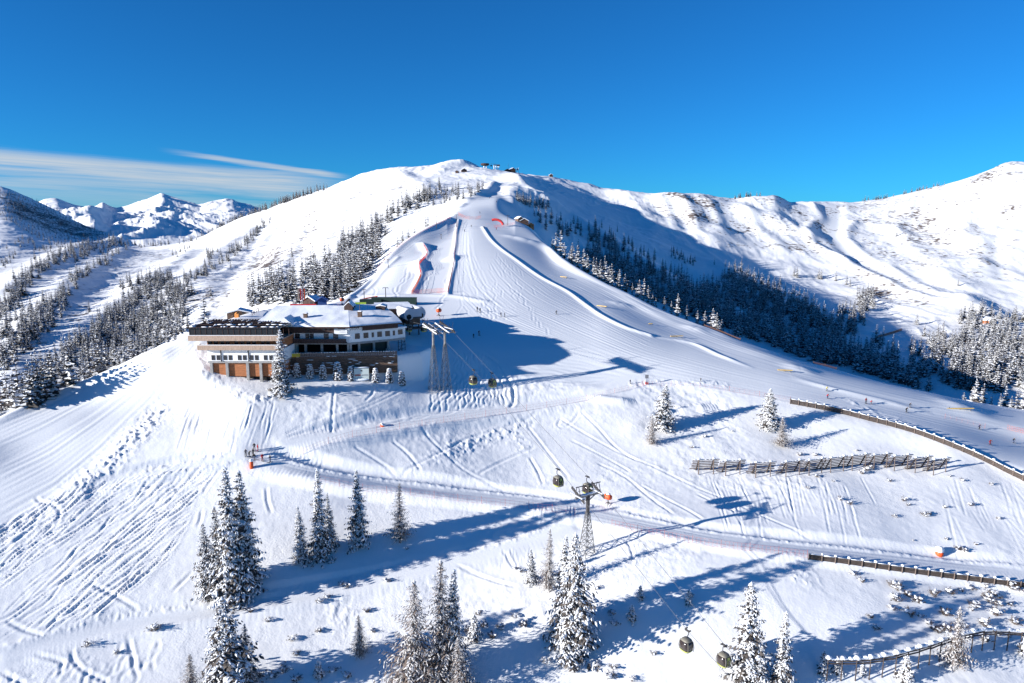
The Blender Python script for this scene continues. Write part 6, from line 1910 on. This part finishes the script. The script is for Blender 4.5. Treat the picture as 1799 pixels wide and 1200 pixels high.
# huts, tents and containers behind the lodge
def hut(pos, w, d, h, rz, label, wall, roofm, cat='hut', name='wooden_hut', rise=None, overhang=.5, door=True):
    o = empty(name, pos, rz, label, cat); rise = rise or w * .28
    m = MB(); m.poly([(-w/2,-d/2,-1.5),(w/2,-d/2,-1.5),(w/2,d/2,-1.5),(-w/2,d/2,-1.5),(-w/2,-d/2,h),(w/2,-d/2,h),(w/2,d/2,h),(-w/2,d/2,h),(0,-d/2,h+rise),(0,d/2,h+rise)],
                     [(0,1,5,8,4),(1,2,6,5),(2,3,7,9,6),(3,0,4,7)]); m.build('wall', wall, o)
    q = overhang; x = w/2 + q; z0 = h - rise * q / (w/2); m = MB()
    for sx in (-1, 1):
        m.poly([(0,-d/2-q,h+rise+.05),(sx*x,-d/2-q,z0+.05),(sx*x,d/2+q,z0+.05),(0,d/2+q,h+rise+.05),(0,-d/2-q,h+rise+.45),(sx*x,-d/2-q,z0+.4),(sx*x,d/2+q,z0+.4),(0,d/2+q,h+rise+.45)],
               [(0,1,2,3),(7,6,5,4),(1,0,4,5),(2,1,5,6),(3,2,6,7)])
    m.build('roof', roofm, o, False, True)
    if door:
        m = MB(); m.box((-w*.15, -d/2-.02, .95), (.9, .08, 1.9)); m.build('door', M_WOODD, o)
        m = MB(); m.box((w*.22, -d/2-.02, 1.4), (.8, .08, .8)); m.build('window', M_GLASS, o)
    return o
def behind(u, r): return at(u, r, 0, 545)
hut(behind(420, 244), 7.0, 5.0, 1.3, .25, 'small chalet with a white roof behind the left wing of the lodge', M_BROWN, M_RSNOW, rise=.9)
m = MB(); m.box((0, 0, .5), (1.3, 1.1, 1.6)); m.lathe([(.8, 1.3), (.2, 1.7)], 4); o = m.build('ticket_box', mat("orange_box", (.62, .24, .06), .6)); o.location = behind(416, 234); tag(o, 'orange box in front of the small chalet', 'box')
hut(behind(549, 262), 5.0, 4.5, 2.2, -.3, 'gabled dark hut beside the striped banners behind the lodge', M_WOODD, M_RSNOW)
o = hut(behind(567, 258), 3.0, 3.0, 2.3, .2, 'blue tent behind the lodge roof', M_BLUE, M_BLUE, 'tent', 'tent', door=False)
m = MB(); m.box((0, 0, .5), (9, .25, 1.6)); o = m.build('red_barrier', M_RED); o.location = behind(533, 252); o.rotation_euler = (0, 0, .12); tag(o, 'low red barrier wall at the foot of the banners', 'barrier')
for i, (u, c1) in enumerate(((525.5, 'brown'), (529, 'red'), (532.5, 'white and red'), (536, 'orange'))):
    o = empty('beach_flag', behind(u, 255), .2, '%s upright banner in the row behind the lodge' % c1, 'banner', 'upright banners behind the lodge')
    m = MB(); m.bar((-.4, 0, 0), (-.4, 0, 6.4), .05); m.build('pole', M_STEELD, o)
    m = MB(); m.box((0, 0, 4.2), (.42, .05, 4.2)); fl = m.build('cloth', [M_WOODP, M_RED, M_WHITE, M_ORANGE][i], o)
    if i == 2: s = MB(); s.box((0, -.04, 4.2), (.16, .03, 4.1)); s.build('stripe', M_RED, fl)
def long_box(name, u, r, size, rz, mt, label, cat, dz=0.0):
    m = MB(); m.box((0, 0, size[2] / 2 - .4 + dz), size); m.box((0, 0, size[2] - .38 + dz), (size[0] + .1, size[1] + .1, .12)); 
    o = m.build(name, mt); o.location = behind(u, r); o.rotation_euler = (0, 0, rz); return tag(o, label, cat)
long_box('container', 693, 262, (17, 2.4, 2.6), -.05, M_GREENC, 'long dark green container above the station', 'container')
long_box('container', 652, 262, (8, 2.4, 2.3), .05, M_GREENC, 'short dark container left of the long green one', 'container')
long_box('lime_board', 634, 258, (4, .3, 1.7), .1, M_LIMEB, 'lime green board behind the lodge dormer', 'board')
o = hut(behind(613, 247), 2.6, 2.6, 2.4, .1, 'narrow dark shed behind the roof dormer', M_WOODD, M_WOODD, door=False, rise=1.6)
for i, (u, r, rz) in enumerate(((645, 268, .5), (655, 270, .2))):
    m = MB(); m.box((0, 0, 1.6), (4.5, .4, .35), 0); m.bar((-1.5, 0, 0), (-1.5, 0, 1.6), .08); m.bar((1.5, 0, 0), (1.5, 0, 1.6), .08)
    o = m.build('start_gate', M_ORANGE); o.location = behind(u, r); o.rotation_euler = (0, -.15, rz); tag(o, '%s orange beam at the drag lift start behind the lodge' % ('left' if i == 0 else 'right'), 'beam')
m = MB(); P = gpts([(443,556),(475,532)], 3)
for a, c in zip(P[:-1], P[1:]):
    m.bar(a - P[0] + Vector((0, 0, 1.2)), c - P[0] + Vector((0, 0, 1.2)), .1); m.bar(a - P[0], a - P[0] + Vector((0, 0, 1.2)), .07); m.bar(a - P[0] + Vector((0, 0, .6)), c - P[0] + Vector((0, 0, .6)), .06)
o = m.build('terrace_railing', M_BROWN); o.location = P[0]; tag(o, 'dark railing on the snow bank left of the lodge roof', 'railing')

# station buildings on the summit
def S_at(u, k=.99): return at(u, np.interp(u, [p[0] for p in SKY], [p[2] for p in SKY]) * k, 0, 300)
b = S_at(852); o = empty('summit_station', b, 0, 'dark flat topped lift station left of the summit huts', 'station')
m = MB(); m.lathe([(4.5, 4.6), (6.8, 5.6), (7.0, 7.6), (6.4, 8.2)], 14); m.build('roof', M_WOODD, o)
m = MB(); m.bar((-1.5, 0, -2), (-1.5, 0, 5), 1.2, 1.0, 8); m.bar((2.2, 0, -2), (2.2, 0, 5), .7, .7, 8); m.build('pillar', M_WHITE, o)
b = S_at(872); o = empty('summit_station', b, 0, 'white legged lift station with a dark roof on the summit ridge', 'station')
m = MB()
for x in (-4, -1.2, 1.6, 4): m.bar((x, 0, -2), (x, 0, 8.4), .6, .6, 6)
m.build('pillar', M_WHITE, o)
m = MB(); m.box((.6, 0, 8.8), (10.5, 5, 1.0)); m.box((3.6, 0, 7.8), (5, 5, .8)); m.build('roof', M_WOODD, o)
b = S_at(863); m = MB(); m.lathe([(.6, -1), (1.5, -.2), (1.4, 1), (.5, 1.6)], 8, 0, (0, 0, 6)); m.bar((0, 0, 7.4), (0, 0, 9.5), .15); m.bar((0, 0, 9.4), (8, 0, 9.8), .1); o = m.build('chair_cabin', M_STEELD); o.location = b; tag(o, 'tiny dark cabin on the rope between the summit stations', 'gondola cabin')
hut(S_at(900), 9, 7, 5, .5, 'rust coloured summit house with a white roof', mat("rust_wall", (.32, .12, .06), .7), M_RSNOW, 'house', 'summit_house')
hut(S_at(891, .985), 11, 6, 1.6, .3, 'low dark summit building with a sloping roof', M_WOODD, M_WOODD, 'house', 'summit_house', door=False)
b = S_at(909); o = empty('summit_mast', b, 0, 'pair of white masts at the right end of the summit buildings', 'mast')
for x in (-1.8, 1.8): q = MB(); q.bar((x, 0, -2), (x, 0, 9), .4, .35, 6); q.build('pole', M_WHITE, o)
m = MB(); m.box((0, 0, 6.5), (1.8, 1.5, 3)); m.build('cabin', M_WOODD, o)
b = S_at(893); m = MB(); m.bar((0, 0, 0), (0, 0, 15), .2, .12); m.bar((-.6, 0, 11), (.6, 0, 11), .1); o = m.build('antenna', M_STEELD); o.location = b; tag(o, 'thin antenna above the summit house', 'antenna')
hut(S_at(968), 6, 4, 2.6, .2, 'lone hut on the ridge right of the summit', M_BROWN, M_RSNOW)
hut(hit(815, 302) or S_at(815), 8, 5, 2.6, .3, 'dark hut on the slope just below the summit', M_WOODD, M_RSNOW)
hut(hit(803, 304) or S_at(803), 4, 4, 2.0, -.2, 'smaller dark hut left of the one below the summit', M_WOODD, M_WOODD, door=False)
for i, (u, v, w, lb) in enumerate(((921, 391, 6, 'brown hut nearest the run among the huts on the right edge'), (931, 393, 5, 'hut with an orange wall at the rim right of the upper run'), (912, 388, 4.5, 'white roofed hut leftmost of the rim huts'))):
    hut(at(u, 512 + 3 * i, 0, v), w, 4, 2.4, .3 * i, lb, [M_WOODD, mat("orange_wall", (.45, .17, .06), .7), M_BROWN][i], M_RSNOW)
b = hit(1736, 568)
hut(b, 9, 7, 3, .4, 'sunny chalet among the frosted trees at the right edge', M_WOODO, M_RSNOW, 'house', 'chalet')
b = hit(1702, 604)
if b: hut(b, 4, 3.5, 2, .4, 'small cabin in the blue shade below the sunny chalet', M_WOODO, M_WOODD)
m = MB(); P = [at(874, 505 + i) for i in range(2)]
pts = [(math.cos(t) * 5.5, 0, math.sin(t) * 4) for t in np.linspace(.1, 2.0, 9)]
m.tube(pts, .9, 7); o = m.build('inflatable_arch', M_NETR); b = hit(870, 396); o.location = b; tag(o, 'red inflatable arch at the fun park entrance', 'arch')

# people
def figure(pose):
    """one continuous skinned body; joints in metres"""
    if pose == 'stand':
        J = dict(pel=(0,0,.95), chest=(0,-.02,1.32), neck=(0,-.01,1.50), head=(0,-.03,1.62), top=(0,-.03,1.76), lh=(.11,0,.92), rh=(-.11,0,.92), lk=(.13,-.04,.50), rk=(-.13,-.04,.50), la=(.14,.02,.10), ra=(-.14,.02,.10), lf=(.14,-.16,.05), rf=(-.14,-.16,.05),
                 ls=(.20,0,1.44), rs=(-.20,0,1.44), le=(.30,-.02,1.18), re=(-.30,-.02,1.18), lw=(.28,-.22,1.02), rw=(-.28,-.22,1.02))
    elif pose == 'ski':
        J = dict(pel=(0,.16,.78), chest=(0,-.10,1.08), neck=(0,-.2,1.24), head=(0,-.27,1.34), top=(0,-.30,1.48), lh=(.11,.14,.76), rh=(-.11,.14,.76), lk=(.16,-.18,.46), rk=(-.16,-.18,.46), la=(.17,.04,.10), ra=(-.17,.04,.10), lf=(.17,-.14,.05), rf=(-.17,-.14,.05),
                 ls=(.20,-.12,1.20), rs=(-.20,-.12,1.20), le=(.36,-.18,.98), re=(-.36,-.18,.98), lw=(.34,-.42,.90), rw=(-.34,-.42,.90))
    else:
        J = dict(pel=(0,.10,.90), chest=(0,-.12,1.20), neck=(0,-.22,1.36), head=(0,-.30,1.45), top=(0,-.36,1.58), lh=(.11,.08,.87), rh=(-.11,.08,.87), lk=(.20,-.05,.48), rk=(-.16,-.06,.48), la=(.26,.02,.10), ra=(-.20,.02,.10), lf=(.28,-.15,.05), rf=(-.20,-.16,.05),
                 ls=(.20,-.16,1.32), rs=(-.20,-.16,1.32), le=(.30,-.34,1.10), re=(-.30,-.34,1.10), lw=(.16,-.48,.98), rw=(-.16,-.48,.98))
    Rr = dict(pel=.16, chest=.19, neck=.07, head=.115, top=.09, lh=.11, rh=.11, lk=.075, rk=.075, la=.06, ra=.06, lf=.055, rf=.055, ls=.085, rs=.085, le=.06, re=.06, lw=.045, rw=.045)
    K = list(J); idx = {k: i for i, k in enumerate(K)}
    E = [('pel','chest'),('chest','neck'),('neck','head'),('head','top'),('pel','lh'),('pel','rh'),('lh','lk'),('rh','rk'),('lk','la'),('rk','ra'),('la','lf'),('ra','rf'),('chest','ls'),('chest','rs'),('ls','le'),('rs','re'),('le','lw'),('re','rw')]
    me = bpy.data.meshes.new('person_body'); me.from_pydata([J[k] for k in K], [(idx[a], idx[b]) for a, b in E], [])
    o = bpy.data.objects.new('tmp', me); COL.objects.link(o)
    o.modifiers.new('s', 'SKIN'); o.modifiers.new('u', 'SUBSURF').levels = 1
    for i, k in enumerate(K): me.skin_vertices[0].data[i].radius = (Rr[k], Rr[k]); me.skin_vertices[0].data[i].use_root = (k == 'pel')
    dg = bpy.context.evaluated_depsgraph_get()
    bm_ = bpy.data.meshes.new_from_object(o.evaluated_get(dg))
    bpy.data.objects.remove(o); 
    hz = J['neck'][2] + .02; pz = J['pel'][2] - .02
    mi = []
    for p in bm_.polygons:
        z = p.center.z
        near_hand = min((p.center - Vector(J[w])).length for w in ('lw', 'rw')) < .07
        mi.append(3 if z > J['head'][2] + .03 else 2 if z > hz + .02 else 4 if near_hand or z < .13 else 0 if (z > pz or abs(p.center.x) > .24 and z > .6) else 1)
    return bm_, mi
FIG = {k: figure(k) for k in ('stand', 'ski', 'bend')}
CL = {'black': (.018,.018,.02), 'red': (.45,.02,.025), 'darkred': (.22,.015,.02), 'navy': (.02,.03,.09), 'grey': (.12,.12,.13), 'yellow': (.5,.42,.10), 'orange': (.55,.13,.03), 'green': (.04,.12,.05), 'white': (.6,.6,.6)}
def cloth(c): return mat('cloth_' + c, CL[c], .8)
M_SKIN = mat("skin", (.5, .3, .22), .6)
M_SKI = mat("ski_base", (.05, .05, .06), .4)
BODY = {}
SKIM = MB()
SKIM.poly([(-.05,-.75,.02),(.05,-.75,.02),(.05,.75,.02),(-.05,.75,.02),(-.045,-.75,.05),(.045,-.75,.05),(.045,.75,.05),(-.045,.75,.05),(-.03,-.92,.12),(.03,-.92,.12)], [(0,3,2,1),(4,5,6,7),(1,2,6,5),(0,4,7,3),(2,3,7,6),(4,8,9,5),(0,1,9,8)])
SKI_ME = SKIM.mesh('ski', M_SKI)
POLE_MB = MB(); POLE_MB.bar((0, 0, 0), (0, .12, -1.0), .012, .01, 4); POLE_ME = POLE_MB.mesh('ski_pole', M_STEELD)
def person(u, v, pose, jacket, pants, label, rz=0.0, skis=True, group='skiers on the slopes', sc=1.0, helmet='black', pos=None):
    key = (pose, jacket, pants, helmet)
    if key not in BODY:
        me = FIG[pose][0].copy(); me.name = 'person'
        me.materials.clear()
        for m_ in (cloth(jacket), cloth(pants), M_SKIN, cloth(helmet), cloth('black')): me.materials.append(m_)
        me.polygons.foreach_set('material_index', np.array(FIG[pose][1], np.int32))
        me.polygons.foreach_set('use_smooth', np.ones(len(me.polygons), bool))
        BODY[key] = me
    b = hit(u, v) if pos is None else pos
    if b is None: return
    o = bpy.data.objects.new('person', BODY[key]); COL.objects.link(o)
    o.location = b + Vector((0, 0, .02)); o.rotation_euler = (0, 0, rz); o.scale = (sc, sc, sc)
    tag(o, label, 'person', group)
    if skis:
        for sx in (-1, 1):
            k = bpy.data.objects.new('ski', SKI_ME); COL.objects.link(k); k.parent = o; k.location = (sx * .15, 0, -.02)
            q = bpy.data.objects.new('ski_pole', POLE_ME); COL.objects.link(q); q.parent = o; q.location = (sx * .3, -.25 if pose == 'stand' else -.42, 1.0)
GG = 'group of skiers at the road bend'
person(432, 802, 'stand', 'grey', 'black', 'grey clad skier leftmost in the group at the road bend', .6, group=GG)
person(438, 803, 'bend', 'black', 'black', 'skier in black bending over, second from the left of the group', 1.4, group=GG)
person(445, 801, 'stand', 'black', 'black', 'skier in black in the middle of the group at the road bend', -.4, group=GG)
person(447, 791, 'stand', 'black', 'black', 'farthest black clad skier of the group at the road bend', .2, group=GG)
person(453, 793, 'stand', 'red', 'darkred', 'skier all in red at the back of the group', 2.0, group=GG)
person(448, 808, 'bend', 'black', 'black', 'crouching skier in black right behind the orange padded post', -1.2, group=GG)
person(461, 810, 'stand', 'red', 'darkred', 'red jacketed skier stepping wide right of the orange post', .9, group=GG)
person(475, 812, 'stand', 'black', 'navy', 'skier in black at the right end of the group', -.8, group=GG)
person(838.5, 547, 'stand', 'black', 'black', 'left of the two skiers near the upper shadow edge', .3)
person(843.5, 549, 'stand', 'black', 'black', 'right of the two skiers near the upper shadow edge', -.5)
person(880, 556, 'stand', 'navy', 'black', 'left of the two skiers standing beside the rope line', .3, sc=.9)
person(886.5, 557, 'stand', 'black', 'black', 'right of the two skiers standing beside the rope line', 1.3, sc=.9)
person(977, 552, 'ski', 'black', 'black', 'lone skier turning on the broad run', 1.0)
person(832, 593.5, 'stand', 'black', 'black', 'smaller skier inside the blue lodge shadow', .2, sc=.8)
person(841.5, 589.5, 'stand', 'navy', 'black', 'taller skier inside the blue lodge shadow', .6)
person(1452, 687, 'ski', 'yellow', 'grey', 'skier in a yellow jacket above the wooden run fence', .9)
person(1453.5, 700, 'ski', 'red', 'navy', 'skier in a red jacket just above the wooden run fence', .6)
person(1521, 709, 'stand', 'darkred', 'black', 'tall skier in dark clothes on the right hand run', .2)
person(1530, 710, 'ski', 'red', 'grey', 'small red skier beside the tall dark one', .7, sc=.85)
person(1592, 724, 'ski', 'black', 'black', 'skier in black lower of the close pair on the right run', .4)
person(1598, 716, 'ski', 'black', 'grey', 'skier leaning hard into a turn on the right run', 1.2)
person(1720, 754, 'ski', 'navy', 'black', 'lone skier in dark blue far right on the run', .5)
person(1739, 781, 'ski', 'darkred', 'darkred', 'crouched snowboarder in dark red near the right edge', .2)
person(1780, 778, 'ski', 'black', 'navy', 'skier in black at the right edge of the run', .8)
person(850.5, 402, 'stand', 'black', 'black', 'skier halfway up the upper run above the snow bank', .2)
person(816, 407, 'ski', 'black', 'black', 'skier high on the upper run beside the middle net', .6)
person(828, 399, 'ski', 'black', 'grey', 'skier coming out of the narrow top of the run', .2)
person(843, 375, 'ski', 'black', 'black', 'tiny skier at the start of the upper run', .3)
person(860, 349, 'ski', 'black', 'black', 'tiny skier near the summit end of the run', .3)
person(872, 356, 'stand', 'navy', 'black', 'tiny skier standing under the summit', .9)
person(884, 341, 'stand', 'black', 'black', 'highest tiny skier below the summit station', .4)
person(1048, 672, 'stand', 'black', 'black', 'skier pausing left of the grey sign', .4, sc=.8) if False else None
person(1107, 674, 'stand', 'navy', 'black', 'person at the rope corner left of the grey sign', .4, sc=.7)
person(1231, 670, 'stand', 'black', 'black', 'tiny distant figure on the broad run right of the grey sign', .4, sc=.6)
person(872, 404, 'stand', 'red', 'black', 'person beside the red netting of the park entrance', .1)

# shrubs poking out of the snow
def shrub_asset(seed, n=26, snow=7):
    A = MB(); rr = random.Random(seed)
    for i in range(n):
        a = rr.uniform(0, 6.28); el_ = rr.uniform(.5, 1.4); L = rr.uniform(.5, 1.2)
        b = Vector((math.cos(a) * .25 * rr.random(), math.sin(a) * .25 * rr.random(), -.1))
        t = b + Vector((math.cos(a) * math.cos(el_), math.sin(a) * math.cos(el_), math.sin(el_))) * L
        A.bar(b, t, .022, .010, 4, 0)
        for k in range(3):
            q = b.lerp(t, rr.uniform(.4, .9)); A.bar(q, q + Vector((rr.uniform(-.3, .3), rr.uniform(-.3, .3), rr.uniform(0, .3))), .014, .007, 3, 0)
        if rr.random() < .5: A.poly([t + Vector((rr.uniform(-.2,.2), rr.uniform(-.2,.2), rr.uniform(-.2,.1))) for _ in range(4)], [(0,1,2,3)], 2)
    for i in range(snow):
        a = rr.uniform(0, 6.28); r = rr.uniform(0, .6)
        A.blob((math.cos(a) * r, math.sin(a) * r, rr.uniform(.2, .75)), (rr.uniform(.14, .36), rr.uniform(.14, .36), rr.uniform(.08, .18)), 1, .25, 1, rr.randrange(9999))
    return A.mesh('shrub', [M_TWIG, M_SNOW, M_NEEDLE])
SHR = [shrub_asset(s, n, k) for s, n, k in ((1, 26, 7), (2, 34, 9), (3, 18, 10), (4, 40, 5), (5, 22, 4))]
def shrub(u, v, s, label, group):
    b = hit(u, v)
    if b is None: return
    o = bpy.data.objects.new('shrub', SHR[R0.randrange(5)]); COL.objects.link(o)
    o.location = b; o.rotation_euler = (0, 0, R0.uniform(0, 6.28)); o.scale = (s, s, s * R0.uniform(.7, 1.1))
    tag(o, label, 'shrub', group)
for u, v, s in [(1238,768,1.0),(1216,787,.8),(1286,758,.5),(1404,800,1.0),(1420,818,.9),(1432,800,1.1),(1436,838,1.0),(1380,822,1.0),(1325,832,.9),(1523,826,1.4),(1514,832,1.2),(1532,822,1.0),(1505,792,.6),(1465,846,.7),(1563,846,.9),
                (1475,878,1.0),(1493,886,1.1),(1420,858,.7),(1588,880,1.1),(1595,888,.8),(1626,906,1.2),(1632,904,.9),(1573,908,.8),(1690,845,.8),(1668,837,.7),(1705,888,.9),(1754,912,.8),(1742,852,.7),(1660,892,.8),(1684,965,1.1),(1694,968,1.0),(1715,957,.6),(1663,948,.6),(1605,950,.5)]:
    shrub(u, v, s * .95, 'small snow covered bush scattered around the barriers on the right slope', 'bushes on the right slope')
for i in range(48):
    u = R0.uniform(1540, 1800); v = R0.uniform(1030, 1130)
    if v > 1040 + (u - 1480) * .35 and u < 1620: continue
    shrub(u, v, R0.uniform(.4, 1.6), 'twiggy bush in the brushy snow below the low dark fence', 'bushes below the low fence')
for u, v, s in [(560,1058,1.0),(575,1050,.9),(515,1125,1.1),(520,1150,.9),(600,1028,.8),(610,1032,.9),(680,1022,1.0),(265,1108,1.0),(275,1105,1.1),(153,1135,1.0),(205,1148,.7),(715,965,.6),(580,990,1.0),(585,988,.8),(820,1110,1.3),(850,1100,1.2),(865,1120,1.1),(880,1105,1.0),(905,1085,1.0),(920,1100,1.1),(840,1080,1.0),
                (1038,1060,1.0),(1048,1035,.9),(1075,1080,1.0),(1080,1098,1.1),(990,1170,1.3),(1010,1180,1.2),(960,1165,1.0),(1050,1170,1.2),(1070,1190,1.3),(1078,1175,.9),(500,1180,1.4),(520,1195,1.2),(480,1190,1.2),(585,1180,1.2),(610,1190,1.1),(645,1075,.9),(470,1092,.8),(440,1075,.8),(905,1000,.7),(915,1005,.8),(1148,1150,.8),(1112,1196,.9),(1213,1048,.7),(1500,1010,1.0),(1515,1022,1.0),(1580,1032,1.1),(1530,1085,.9),(1540,1105,1.0),(655,1110,.9),(560,1110,.8)]:
    shrub(u, v, s, 'frosted bush among the foreground trees at the bottom', 'bushes among the foreground trees')

for o in SC.objects:                 # every category marks a thing
    if o.parent is None and 'category' in o and 'kind' not in o: o['kind'] = 'thing'
